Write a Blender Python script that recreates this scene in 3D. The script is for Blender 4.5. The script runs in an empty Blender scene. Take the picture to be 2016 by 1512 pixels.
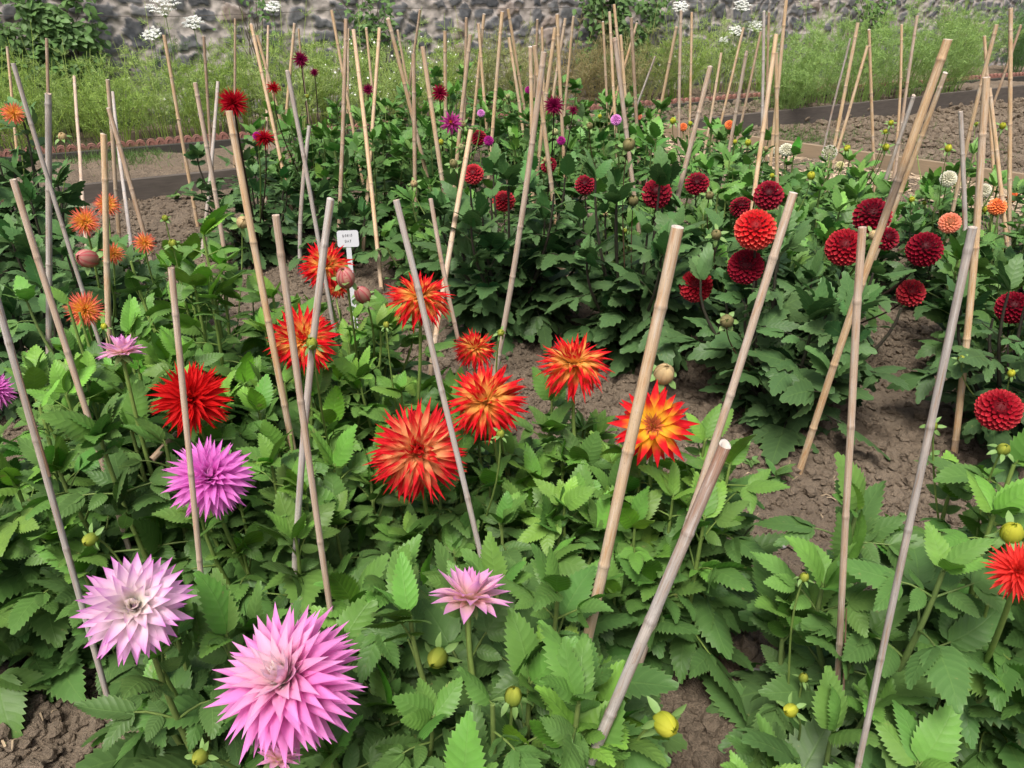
import bpy, math, random
import numpy as np
from mathutils import Vector
R_ = math.radians
C = bpy.context.scene.collection
rng = np.random.default_rng(7)
# ---------------------------------------------------------------- camera, world, sun
H = 1.3; F = 1512.0; PITCH = R_(28.4)
cd = bpy.data.cameras.new('camera'); cam = bpy.data.objects.new('camera', cd); C.objects.link(cam)
cam.location = (0, 0, H); cam.rotation_euler = (R_(90) - PITCH, 0, 0)
cd.sensor_width = 36; cd.lens = 36 * F / 2016; cd.clip_start = .02; cd.clip_end = 400
bpy.context.scene.camera = cam
w = bpy.data.worlds.new('World'); bpy.context.scene.world = w; w.use_nodes = True
nt = w.node_tree; bg = nt.nodes['Background']
sk = nt.nodes.new('ShaderNodeTexSky'); sk.sky_type = 'NISHITA'; sk.sun_disc = False
SUN_EL, SUN_ROT = 62, 200
sk.sun_elevation = R_(SUN_EL); sk.sun_rotation = R_(SUN_ROT); sk.air_density = 1.0; sk.dust_density = 6.0; sk.ozone_density = .6
nt.links.new(sk.outputs[0], bg.inputs[0]); bg.inputs[1].default_value = .10
sl = bpy.data.lights.new('sun', 'SUN'); sl.energy = 2.2; sl.angle = R_(20); sl.color = (1, .975, .94)
so = bpy.data.objects.new('sun', sl); C.objects.link(so)
so.rotation_euler = (R_(90 - SUN_EL), 0, R_(180 - SUN_ROT))
vs = bpy.context.scene.view_settings; vs.view_transform = 'Standard'; vs.look = 'None'; vs.exposure = .85; vs.gamma = 1
cy = bpy.context.scene.cycles
try:
    cy.max_bounces = 6; cy.diffuse_bounces = 3; cy.glossy_bounces = 2; cy.transmission_bounces = 3; cy.transparent_max_bounces = 6
except Exception: pass

# ---------------------------------------------------------------- helpers
SP, CP = math.sin(PITCH), math.cos(PITCH)
def un(px, py, zc):                                   # where a pixel lies at depth zc
    a = (px - 1008) / F * zc; b = (py - 756) / F * zc
    return np.array((a, zc * CP - b * SP, H - zc * SP - b * CP))
def G(px, py, z=0.0):
    b = (py - 756) / F
    return un(px, py, (H - z) / (SP + b * CP))
def nrm(a):
    a = np.asarray(a, float); return a / np.maximum(np.linalg.norm(a, axis=-1, keepdims=True), 1e-9)
def tocam(p): return nrm(np.array((0, 0, H)) - p)
def axis_of(p, ax, ay, az=1):
    t = tocam(p); r = nrm(np.cross((0, 0, 1), t)); u = np.cross(t, r)
    return nrm(ax * r + ay * u + az * math.sqrt(max(0, 1 - ax * ax - ay * ay)) * t)

class MB:
    def __init__(s): s.v = []; s.f = []; s.c = []; s.uv = []; s.n = 0
    def add(s, v, f, c, uv=None):
        v = np.asarray(v, float).reshape(-1, 3); k = len(v)
        s.v.append(v); s.f.append(np.asarray(f, int) + s.n)
        c = np.asarray(c, float)
        if c.ndim == 1: c = np.tile(c, (k, 1))
        s.c.append(c.reshape(-1, 3)); s.uv.append(np.zeros((k, 2)) if uv is None else np.asarray(uv, float).reshape(-1, 2)); s.n += k
    def build(s, name, mat, parent=None, smooth=True):
        me = bpy.data.meshes.new(name)
        loc = np.array(parent['_o']) if parent is not None and '_o' in parent else np.zeros(3)
        v = np.concatenate(s.v) - loc; c = np.concatenate(s.c); uv = np.concatenate(s.uv)
        lens = np.concatenate([np.full(len(f), f.shape[1]) for f in s.f]); li = np.concatenate([f.ravel() for f in s.f])
        me.vertices.add(len(v)); me.vertices.foreach_set('co', v.astype(np.float32).ravel())
        me.loops.add(len(li)); me.loops.foreach_set('vertex_index', li.astype(np.int32))
        me.polygons.add(len(lens)); st = np.concatenate(([0], np.cumsum(lens)[:-1]))
        me.polygons.foreach_set('loop_start', st.astype(np.int32))
        try: me.polygons.foreach_set('loop_total', lens.astype(np.int32))
        except Exception: pass
        me.polygons.foreach_set('use_smooth', np.full(len(lens), smooth))
        a = me.attributes.new('Col', 'FLOAT_COLOR', 'POINT'); a.data.foreach_set('color', np.concatenate((c, np.ones((len(c), 1))), 1).astype(np.float32).ravel())
        a = me.attributes.new('puv', 'FLOAT_VECTOR', 'POINT'); a.data.foreach_set('vector', np.concatenate((uv, np.zeros((len(uv), 1))), 1).astype(np.float32).ravel())
        me.update(calc_edges=True); me.validate()
        me.materials.append(mat)
        o = bpy.data.objects.new(name, me); C.objects.link(o)
        if parent is not None:
            o.parent = parent
            o['_o'] = tuple(loc)
        return o
def tag(o, label=None, cat=None, group=None, kind=None):
    if label: o['label'] = label
    if cat: o['category'] = cat
    if group: o['group'] = group
    if kind: o['kind'] = kind
    return o
def empty(name, loc, label, cat, group=None):
    o = bpy.data.objects.new(name, None); C.objects.link(o); o.location = loc; o['_o'] = tuple(float(q) for q in loc)
    o.empty_display_size = .05
    return tag(o, label, cat, group)

def grid_faces(n, m, close=False):                    # n rows, m columns
    i = np.arange(n - 1)[:, None]; mm = m if close else m - 1; j = np.arange(mm)[None]
    jn = (j + 1) % m
    return np.stack(np.broadcast_arrays(i * m + j, i * m + jn, (i + 1) * m + jn, (i + 1) * m + j), -1).reshape(-1, 4)
def frames(p):
    t = nrm(np.gradient(p, axis=0)); ref = np.array((1., 0, 0)) if abs(t[0][0]) < .8 else np.array((0, 1., 0))
    a = nrm(np.cross(t, ref)); return a, np.cross(t, a)
def tube(mb, p, r, col, k=6, vlen=None, cap=True):
    p = np.asarray(p, float); n = len(p); r = np.broadcast_to(np.asarray(r, float), (n,))
    a, b = frames(p); ang = np.arange(k) / k * 2 * math.pi
    v = p[:, None] + r[:, None, None] * (np.cos(ang)[None, :, None] * a[:, None] + np.sin(ang)[None, :, None] * b[:, None])
    L = np.concatenate(([0], np.cumsum(np.linalg.norm(np.diff(p, axis=0), axis=1))))
    uv = np.stack(np.broadcast_arrays(ang[None] / 6.2832, L[:, None] + (vlen or 0)), -1)
    col = np.asarray(col, float)
    c = np.tile(col, (n * k, 1)) if col.ndim == 1 else np.repeat(col, k, 0)
    mb.add(v, grid_faces(n, k, True), c, uv)
    if cap:
        mb.add(np.concatenate((v[-1], [p[-1]])), [(i, (i + 1) % k, k) for i in range(k)], c[-k:][:1].repeat(k + 1, 0) if True else c)
def bez(p0, p1, p2, p3, n):
    t = np.linspace(0, 1, n)[:, None]
    return (1-t)**3*p0 + 3*(1-t)**2*t*p1 + 3*(1-t)*t*t*p2 + t**3*p3
def vnoise(x, y, seed, n=64):                          # smooth value noise on a repeating lattice
    g = np.random.default_rng(seed).random((n, n))
    xi = np.floor(x).astype(int); yi = np.floor(y).astype(int); fx = x - xi; fy = y - yi
    fx = fx*fx*(3-2*fx); fy = fy*fy*(3-2*fy)
    a = g[xi % n, yi % n]; b = g[(xi+1) % n, yi % n]; c = g[xi % n, (yi+1) % n]; d = g[(xi+1) % n, (yi+1) % n]
    return (a*(1-fx)+b*fx)*(1-fy) + (c*(1-fx)+d*fx)*fy

# ---------------------------------------------------------------- materials
def mat(name):
    m = bpy.data.materials.new(name); m.use_nodes = True; n = m.node_tree
    return m, n, n.nodes['Principled BSDF'], n.nodes['Material Output']
def N(n, t, **k):
    q = n.nodes.new(t)
    for a, b in k.items():
        if a.startswith('i_'): q.inputs[int(a[2:])].default_value = b
        else: setattr(q, a, b)
    return q
def mix(n, fac, a, b, mode='MIX'):
    q = n.nodes.new('ShaderNodeMix'); q.data_type = 'RGBA'; q.blend_type = mode
    for s, v in ((0, fac), (6, a), (7, b)):
        if hasattr(v, 'is_linked') or hasattr(v, 'links'): n.links.new(v, q.inputs[s])
        else: q.inputs[s].default_value = v if not isinstance(v, tuple) else (*v, 1)
    return q.outputs[2]
def ramp(n, src, a, b):
    q = n.nodes.new('ShaderNodeMapRange'); n.links.new(src, q.inputs[0]); q.inputs[1].default_value = a; q.inputs[2].default_value = b; return q.outputs[0]
def noise(n, vec, scale, detail=3, rough=.55):
    q = N(n, 'ShaderNodeTexNoise'); q.inputs['Scale'].default_value = scale; q.inputs['Detail'].default_value = detail; q.inputs['Roughness'].default_value = rough
    if vec is not None: n.links.new(vec, q.inputs['Vector'])
    return q.outputs['Fac']
def mapping(n, vec, sc):
    q = N(n, 'ShaderNodeMapping'); q.inputs['Scale'].default_value = sc; n.links.new(vec, q.inputs[0]); return q.outputs[0]
def attr(n, a): return N(n, 'ShaderNodeAttribute', attribute_name=a)
def mth(n, op, a, b=None, clamp=False):
    q = N(n, 'ShaderNodeMath', operation=op, use_clamp=clamp)
    for i, v in enumerate((a, b)):
        if v is None: continue
        if isinstance(v, (int, float)): q.inputs[i].default_value = v
        else: n.links.new(v, q.inputs[i])
    return q.outputs[0]
def bump(n, h, strength, dist, bs):
    q = N(n, 'ShaderNodeBump'); q.inputs['Strength'].default_value = strength; q.inputs['Distance'].default_value = dist
    n.links.new(h, q.inputs['Height']); n.links.new(q.outputs[0], bs.inputs['Normal'])

def leaf_mat(name, rough=.5, trans=.22, veins=True):
    m, n, b, out = mat(name)
    c = attr(n, 'Col').outputs['Color']; pv = attr(n, 'puv').outputs['Vector']
    geo = N(n, 'ShaderNodeNewGeometry')
    sx = N(n, 'ShaderNodeSeparateXYZ'); n.links.new(pv, sx.inputs[0]); u, v = sx.outputs[0], sx.outputs[1]
    av = mth(n, 'ABSOLUTE', v)
    h = None
    if veins:
        # lateral veins rise forward from the midrib
        ph = mth(n, 'MULTIPLY', mth(n, 'SUBTRACT', u, mth(n, 'MULTIPLY', av, .16)), 50.0)
        s = mth(n, 'SINE', ph)
        vein = ramp(n, s, .86, 1.0); rib = ramp(n, av, .07, .0)
        allv = mth(n, 'MAXIMUM', mth(n, 'MULTIPLY', vein, .45), rib, True)
        pale = mix(n, .5, c, (.16, .30, .06))
        c2 = mix(n, mth(n, 'MULTIPLY', allv, .6), c, pale)
        h = mth(n, 'SUBTRACT', mth(n, 'MULTIPLY', mth(n, 'ABSOLUTE', mth(n, 'SINE', mth(n, 'MULTIPLY', ph, .5))), 1.0), rib)
    else: c2 = c
    nz = noise(n, geo.outputs['Position'], 60, 3)
    c3 = mix(n, mth(n, 'MULTIPLY', ramp(n, nz, .35, .7), .28), c2, (.03, .075, .016))
    if veins:
        sp = noise(n, geo.outputs['Position'], 34, 3, .7); c3 = mix(n, mth(n, 'MULTIPLY', ramp(n, sp, .68, .73), .6), c3, (.26, .22, .08))
        c3 = mix(n, mth(n, 'MULTIPLY', ramp(n, av, .90, 1.0), .35), c3, (.20, .30, .09))
    back = mix(n, .33, c3, (.17, .28, .10))
    c4 = mix(n, geo.outputs['Backfacing'], c3, back)
    n.links.new(c4, b.inputs['Base Color']); b.inputs['Roughness'].default_value = rough
    b.inputs['Specular IOR Level'].default_value = .20
    if h is not None:
        h2 = mth(n, 'ADD', h, mth(n, 'MULTIPLY', noise(n, geo.outputs['Position'], 130, 2), .8)); bump(n, h2, .30, .0013, b)
    tr = N(n, 'ShaderNodeBsdfTranslucent'); tc = mix(n, 1.0, c4, (.9, 1.0, .35), 'MULTIPLY')
    bc = N(n, 'ShaderNodeBrightContrast'); n.links.new(tc, bc.inputs[0]); bc.inputs[1].default_value = .03
    n.links.new(bc.outputs[0], tr.inputs[0])
    ms = N(n, 'ShaderNodeMixShader'); ms.inputs[0].default_value = trans
    n.links.new(b.outputs[0], ms.inputs[1]); n.links.new(tr.outputs[0], ms.inputs[2]); n.links.new(ms.outputs[0], out.inputs[0])
    return m
M_leaf = leaf_mat('dahlia_leaf', .43, .20)
M_wild = leaf_mat('feathery_green', .6, .42, False)
M_stem = leaf_mat('green_stem', .5, .06, False)

def petal_mat(name, trans=.3, rough=.55):
    m, n, b, out = mat(name)
    c = attr(n, 'Col').outputs['Color']; pv = attr(n, 'puv').outputs['Vector']
    st = noise(n, mapping(n, pv, (3, 14, 1)), 2.2, 2)
    c2 = mix(n, mth(n, 'MULTIPLY', ramp(n, st, .35, .75), .28), c, mix(n, 1.0, c, (.88, .76, .78), 'MULTIPLY'))
    n.links.new(c2, b.inputs['Base Color']); b.inputs['Roughness'].default_value = rough; b.inputs['Specular IOR Level'].default_value = .12
    bump(n, st, .35, .001, b)
    tr = N(n, 'ShaderNodeBsdfTranslucent'); n.links.new(c2, tr.inputs[0])
    ms = N(n, 'ShaderNodeMixShader'); ms.inputs[0].default_value = trans
    n.links.new(b.outputs[0], ms.inputs[1]); n.links.new(tr.outputs[0], ms.inputs[2]); n.links.new(ms.outputs[0], out.inputs[0])
    return m
M_petal = petal_mat('petals', .48); M_ball = petal_mat('velvet_petals', .16, .5)

def cane_mat():
    m, n, b, out = mat('bamboo')
    c = attr(n, 'Col').outputs['Color']; pv = attr(n, 'puv').outputs['Vector']
    oi = N(n, 'ShaderNodeObjectInfo')
    add = N(n, 'ShaderNodeVectorMath', operation='ADD'); n.links.new(pv, add.inputs[0]); n.links.new(oi.outputs['Random'], add.inputs[1])
    sc = mapping(n, add.outputs[0], (9, 13, 5)); n1 = noise(n, sc, 1.4, 4, .6)
    fib = noise(n, mapping(n, add.outputs[0], (60, 9, 3)), 1.0, 4, .65)
    spk = noise(n, mapping(n, add.outputs[0], (24, 170, 3)), 1.6, 3, .7)
    c1 = mix(n, mth(n, 'MULTIPLY', ramp(n, n1, .50, .64), .75), c, mix(n, 1.0, c, (.80, .58, .42), 'MULTIPLY'))
    c2 = mix(n, mth(n, 'MULTIPLY', ramp(n, fib, .42, .75), .75), c1, mix(n, 1.0, c1, (.50, .46, .44), 'MULTIPLY'))
    c3 = mix(n, mth(n, 'MULTIPLY', ramp(n, n1, .44, .33), .45), c2, (.56, .53, .49))
    c4 = mix(n, mth(n, 'MULTIPLY', ramp(n, spk, .60, .70), .65), c3, (.10, .075, .06))
    n.links.new(c4, b.inputs['Base Color']); b.inputs['Roughness'].default_value = .55; b.inputs['Specular IOR Level'].default_value = .35
    bump(n, mth(n, 'ADD', fib, spk), .35, .001, b)
    return m
M_cane = cane_mat()

def soil_mat(name, ca, cb, cc, sc=1):
    m, n, b, out = mat(name)
    p = N(n, 'ShaderNodeNewGeometry').outputs['Position']
    a = noise(n, p, 3 * sc, 4); f = noise(n, p, 60 * sc, 5, .7); g = noise(n, p, 240 * sc, 3, .7)
    c = mix(n, ramp(n, a, .3, .7), ca, cb); c = mix(n, mth(n, 'MULTIPLY', ramp(n, f, .45, .7), .7), c, cc)
    c = mix(n, mth(n, 'MULTIPLY', ramp(n, g, .66, .74), .5), c, (.34, .29, .24))
    n.links.new(c, b.inputs['Base Color']); b.inputs['Roughness'].default_value = .95; b.inputs['Specular IOR Level'].default_value = .15
    bump(n, mth(n, 'ADD', f, mth(n, 'MULTIPLY', g, .6)), 1.0, .012, b)
    return m
M_soil = soil_mat('soil', (.262, .208, .150), (.195, .152, .108), (.125, .096, .070))
def plain(name, col, rough=.7, nsc=None, amt=.4, second=(.1, .1, .1), spec=.3, usecol=False, b_=.003, stretch=None):
    m, n, b, out = mat(name)
    c = attr(n, 'Col').outputs['Color'] if usecol else None
    p = N(n, 'ShaderNodeTexCoord').outputs['Object']
    if stretch: p = mapping(n, p, stretch)
    if nsc:
        z = noise(n, p, nsc, 4, .65)
        c = mix(n, mth(n, 'MULTIPLY', ramp(n, z, .35, .7), amt), c if c is not None else col, second)
        bump(n, z, .6, b_, b)
    if c is not None: n.links.new(c, b.inputs['Base Color'])
    else: b.inputs['Base Color'].default_value = (*col, 1)
    b.inputs['Roughness'].default_value = rough; b.inputs['Specular IOR Level'].default_value = spec
    return m
M_wall = plain('rubble_stone', (1, 1, 1), .9, 14, .35, (.16, .15, .14), .2, True, .012)
M_grey = plain('weathered_timber', (.115, .098, .082), .85, 3, .6, (.06, .052, .045), .2, False, .003, (3, 3, 22))
M_dark = plain('old_timber', (.06, .055, .045), .9, 4, .6, (.03, .03, .028), .2, False, .003, (3, 3, 22))
M_tan = plain('new_timber', (.27, .205, .135), .8, 3, .5, (.19, .15, .10), .2, False, .002, (3, 3, 22))
M_terra = plain('terracotta', (.27, .125, .095), .9, 9, .6, (.17, .11, .09), .2, False, .004)
M_white = plain('white_plastic', (.50, .51, .52), .5); M_ink = plain('ink', (.02, .02, .025), .5)
M_stone = plain('stone', (.24, .23, .22), .85, 30, .5, (.14, .13, .12), .3)
M_straw = plain('dry_litter', (1, 1, 1), .9, 80, .3, (.2, .14, .08), .2, True)
M_bloomw = plain('tiny_white_flowers', (1, 1, 1), .7, None, 0, (0, 0, 0), .2, True)

# ---------------------------------------------------------------- the setting
# Timber board lines (world)
BA, BB = G(347, 385), G(1535, 252); bd = nrm(BB - BA); bn = np.array((-bd[1], bd[0], 0))
RAISE = .10
def soil_z(x, y):
    behind = (x - BA[0]) * bn[0] + (y - BA[1]) * bn[1]
    st = 1 / (1 + np.exp(-np.clip((behind - .03) / .008, -40, 40)))
    z = .05 * (vnoise(x * 1.6 + 3, y * 1.6, 1) - .5) + .035 * (vnoise(x * 6, y * 6 + 9, 2) - .5) + .018 * (vnoise(x * 17, y * 17, 3) - .5)
    z += .014 * np.abs(vnoise(x * 34, y * 34, 4) - .5) + .016 * (vnoise(x * 75, y * 75, 5) - .5)
    return z + RAISE * st
def ground_patch(name, x0, x1, y0, y1, step, hole=None):
    xs = np.arange(x0, x1 + step * .5, step); ys = np.arange(y0, y1 + step * .5, step)
    X, Y = np.meshgrid(xs, ys); Z = soil_z(X, Y)
    if hole is None:
        e = np.minimum(np.minimum(X - x0, x1 - X), np.minimum(Y - y0, y1 - Y)); Z = Z - .03 * np.clip(1 - e / .1, 0, 1)
    else:
        ins = (X > hole[0] + .02) & (X < hole[1] - .02) & (Y > hole[2] + .02) & (Y < hole[3] - .02); Z = Z - .16 * ins
    mb = MB(); f = grid_faces(len(ys), len(xs)); mb.add(np.stack((X, Y, Z), -1), f, (.1, .1, .1))
    return mb, name
near = (-3.6, 4.2, .1, 5.4)
mb, _ = ground_patch('soil_bed', *near, .0105); tag(mb.build('soil_bed', M_soil), kind='structure')
mb, _ = ground_patch('ground', -12, 14, -3, 14, .06, near); tag(mb.build('ground', M_soil), kind='structure')
mb = MB(); z = -.25; mb.add([(-150, -150, z), (150, -150, z), (150, 150, z), (-150, 150, z)], [(0, 1, 2, 3)], (.1, .1, .1))
tag(mb.build('land', M_soil), kind='structure')

# clods of earth
t = (1 + 5 ** .5) / 2
ico = nrm(np.array([(-1, t, 0), (1, t, 0), (-1, -t, 0), (1, -t, 0), (0, -1, t), (0, 1, t), (0, -1, -t), (0, 1, -t), (t, 0, -1), (t, 0, 1), (-t, 0, -1), (-t, 0, 1)]))
icf = np.array([(0,11,5),(0,5,1),(0,1,7),(0,7,10),(0,10,11),(1,5,9),(5,11,4),(11,10,2),(10,7,6),(7,1,8),(3,9,4),(3,4,2),(3,2,6),(3,6,8),(3,8,9),(4,9,5),(2,4,11),(6,2,10),(8,6,7),(9,8,1)])
def ico1():
    v = list(map(tuple, ico)); f = []; cache = {}
    def mid(a, b):
        k = (min(a, b), max(a, b))
        if k not in cache: cache[k] = len(v); v.append(tuple(nrm(np.array(v[a]) + np.array(v[b]))))
        return cache[k]
    for a, b, c in icf: x, y, z = mid(a, b), mid(b, c), mid(c, a); f += [(a, x, z), (b, y, x), (c, z, y), (x, y, z)]
    return np.array(v), np.array(f)
I1, I1F = ico1()
def clods(n, xr, yr, smin, smax, tv, tf, seed, col=(.1, .1, .1)):
    g = np.random.default_rng(seed); x = g.uniform(*xr, n); y = yr[0] + (yr[1] - yr[0]) * g.random(n) ** 1.25
    s = smin + (smax - smin) * g.random(n) ** 2.6
    keep = vnoise(x * 2.2, y * 2.2, 55) + .5 * g.random(n) > .36; x, y, s = x[keep], y[keep], s[keep]; n = len(x)
    c = np.stack((x, y, soil_z(x, y) + s * .38), -1)
    a = g.uniform(0, 6.28, n); sc = g.uniform(.65, 1.25, (n, 1, 3)); sc[:, :, 2] *= .8
    v = tv[None] * sc * s[:, None, None] * (1 + g.uniform(-.32, .32, (n, len(tv), 1)))
    ca, sa = np.cos(a)[:, None], np.sin(a)[:, None]
    v = np.stack((v[..., 0] * ca - v[..., 1] * sa, v[..., 0] * sa + v[..., 1] * ca, v[..., 2]), -1) + c[:, None]
    f = tf[None] + (np.arange(n) * len(tv))[:, None, None]
    return v.reshape(-1, 3), f.reshape(-1, 3)
mb = MB()
v, f = clods(15000, (-1.4, 1.8), (.8, 3.0), .003, .021, I1, I1F, 3); mb.add(v, f, (.1, .1, .1))
v, f = clods(45000, (-2.6, 3.4), (.8, 5.0), .003, .016, ico, icf, 4); mb.add(v, f, (.1, .1, .1))
v, f = clods(16000, (1.2, 7), (4.8, 9), .008, .040, ico, icf, 5); mb.add(v, f, (.1, .1, .1))
v, f = clods(900, (-2.4, 3.2), (.9, 5.0), .016, .036, I1, I1F, 9); mb.add(v, f, (.1, .1, .1))
tag(mb.build('soil_clods', M_soil, smooth=False), kind='stuff')
# dry litter
mb = MB(); g = np.random.default_rng(12)
for cx, cy_, rad, n in [(G(1420, 958)[0], G(1420, 958)[1], .07, 60), (G(1650, 955)[0], G(1650, 955)[1], .06, 16), (G(140, 1370)[0], G(140, 1370)[1], .09, 22), (0, 2, 2.2, 160), (.4, 1.5, .6, 60), (3.2, 6.2, 1.3, 260), (-2, 5.6, 1.0, 120)]:
    for i in range(n):
        x, y = cx + g.normal() * rad, cy_ + g.normal() * rad; a = g.uniform(0, 6.28); L = g.uniform(.004, .016) * (1.0 if rad < .1 else .8); q = np.array((math.cos(a), math.sin(a), 0)); s_ = np.array((-q[1], q[0], 0)) * L * .16
        z0 = float(soil_z(np.array(x), np.array(y))) + .012; p = np.array((x, y, z0)); up = np.array((0, 0, g.uniform(.002, .012)))
        mb.add([p - q * L - s_, p - q * L + s_, p + up + s_, p + up - s_, p + q * L + s_ * .5, p + q * L - s_ * .5], [(0, 1, 2, 3), (3, 2, 4, 5)], np.array((.36, .28, .18)) * g.uniform(.6, 1.25))
tag(mb.build('straw_litter', M_straw), kind='stuff')

def box(mb, a, b, z0, z1, th, col=(1, 1, 1)):          # an upright board from a to b
    a = np.array((a[0], a[1], 0)); b = np.array((b[0], b[1], 0)); d = nrm(b - a); n = np.array((-d[1], d[0], 0)) * th
    e = min(.004, th * .3); out = []
    for z, k in ((z0, 0), (z1 - e, 0), (z1, e)):
        for p, s, q in ((a, 0, 1), (b, 0, -1), (b, 1, -1), (a, 1, 1)):
            out.append(p + n * s + nrm(n) * (k if s == 0 else -k) + d * q * k + np.array((0, 0, z)))
    f = [(0, 1, 5, 4), (1, 2, 6, 5), (2, 3, 7, 6), (3, 0, 4, 7), (4, 5, 9, 8), (5, 6, 10, 9), (6, 7, 11, 10), (7, 4, 8, 11), (8, 9, 10, 11)]
    mb.add(out, f, col)
def board(name, label, a, b, z0, z1, th, m, posts=True, group='timber edging boards of the raised beds'):
    mb = MB(); box(mb, a, b, z0, z1, th); d = nrm(b - a)
    o = mb.build(name, m, None, False); tag(o, label, 'board', group)
    return o
along = lambda s: BA + bd * s
e0 = along(-1.4); e1 = along(1.6)
board('timber_edging', 'grey weathered edging board on the left, below the weedy soil strip', e0, e1, -.05, .13, .035, M_grey)
r0 = G(1345, 268); r0 = along(np.dot(r0 - BA, bd)); r1 = along(np.dot(G(1856, 222) - BA, bd)); r2 = along(11.5)
board('timber_edging', 'long grey edging board crossing behind the cane tips beside the bare soil field', r0, r1 - bd * .006, -.05, .155, .035, M_grey)
board('timber_edging', 'grey edging board at the right edge, butted to the longer grey board', r1 + bd * .006, r2, -.05, .165, .035, M_grey)
t0, t1 = G(1143, 252), G(2016, 385); t1 = t1 + (t1 - t0) * .3
board('timber_edging', 'pale new timber board running down to the right beside the wood chip path', t0, t1, -.02, .135, .03, M_tan)
# wood chip path in front of it
td = nrm(t1 - t0); tn = np.array((td[1], -td[0], 0))
if tn[1] > 0: tn = -tn
mb = MB(); pa = t0 + tn * .02; pb = t1 + tn * .02
mb.add([pa + (0, 0, .035), pb + (0, 0, .035), pb + tn * .65 + (0, 0, .03), pa + tn * .65 + (0, 0, .03)], [(0, 1, 2, 3)], (.4, .3, .2))
M_chip = soil_mat('wood_chips', (.50, .40, .28), (.40, .30, .20), (.30, .21, .13), .6)
tag(mb.build('path', M_chip), kind='structure')
mb = MB(); g = np.random.default_rng(31)
for i in range(2600):
    p = t0 + (t1 - t0) * g.random() + tn * g.uniform(.03, .64); a = g.uniform(0, 6.28); L = g.uniform(.01, .025); q = np.array((math.cos(a), math.sin(a), g.uniform(-.3, .3))) * L; s_ = np.array((-q[1], q[0], 0)) * .4
    c = np.array((p[0], p[1], .045)); mb.add([c - q - s_, c + q - s_, c + q + s_, c - q + s_], [(0, 1, 2, 3)], np.array((.55, .43, .29)) * g.uniform(.6, 1.2))
tag(mb.build('wood_chips', M_straw), kind='stuff')

# terracotta edging in front of the wall border
K0, K1 = G(115, 309, RAISE), G(1906, 163, RAISE); kd = nrm(K1 - K0); kn = np.array((-kd[1], kd[0], 0))
board('timber_edging', 'low blackened board at the foot of the terracotta edging', K0 - kd * 1.5 - kn * .14, K1 + kd * 1.5 - kn * .14, RAISE - .05, RAISE + .05, .03, M_dark)
def terra_mesh():
    mb = MB(); n = 9; wd = .59; xs = np.linspace(0, wd, n * 10 + 1); top = .050 + .026 * np.abs(np.sin(xs / wd * n * math.pi)) ** .6
    front = np.stack((xs, np.zeros_like(xs), np.full_like(xs, -.06)), -1); ft = np.stack((xs, np.zeros_like(xs), top), -1)
    bk = ft + (0, .03, 0); bb = front + (0, .03, 0); m = len(xs)
    v = np.concatenate((front, ft, bk, bb)); mb.add(v, grid_faces(4, m), (.3, .1, .1))
    mb.add(np.concatenate((front[:1], ft[:1], bk[:1], bb[:1], front[-1:], ft[-1:], bk[-1:], bb[-1:])), [(0, 1, 2, 3), (7, 6, 5, 4)], (.3, .1, .1))
    for k in range(n):                               # raised lobes on the face
        cx = (k + .5) / n * wd; a = np.linspace(0, math.pi, 9)
        p = np.stack((cx + .020 * np.cos(a), np.full(9, -.003), .036 + .026 * np.sin(a)), -1); tube(mb, p, .0035, (.3, .1, .1), 5)
    return mb.build('terracotta_edging', M_terra, None, False)
proto = terra_mesh(); ang = math.atan2(kd[1], kd[0]); nT = int(np.linalg.norm(K1 - K0) / .6) + 4
for i in range(nT):
    o = proto if i == 0 else proto.copy()
    if i: C.objects.link(o)
    p = K0 + kd * (i - 2) * .6; o.location = (p[0], p[1], RAISE); o.rotation_euler = (random.Random(i).uniform(-.06, .06), random.Random(i + 99).uniform(-.02, .02), ang)
    tag(o, 'scalloped terracotta edging tile in the row before the wall border', 'edging tile', 'scalloped terracotta edging tiles')

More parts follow.
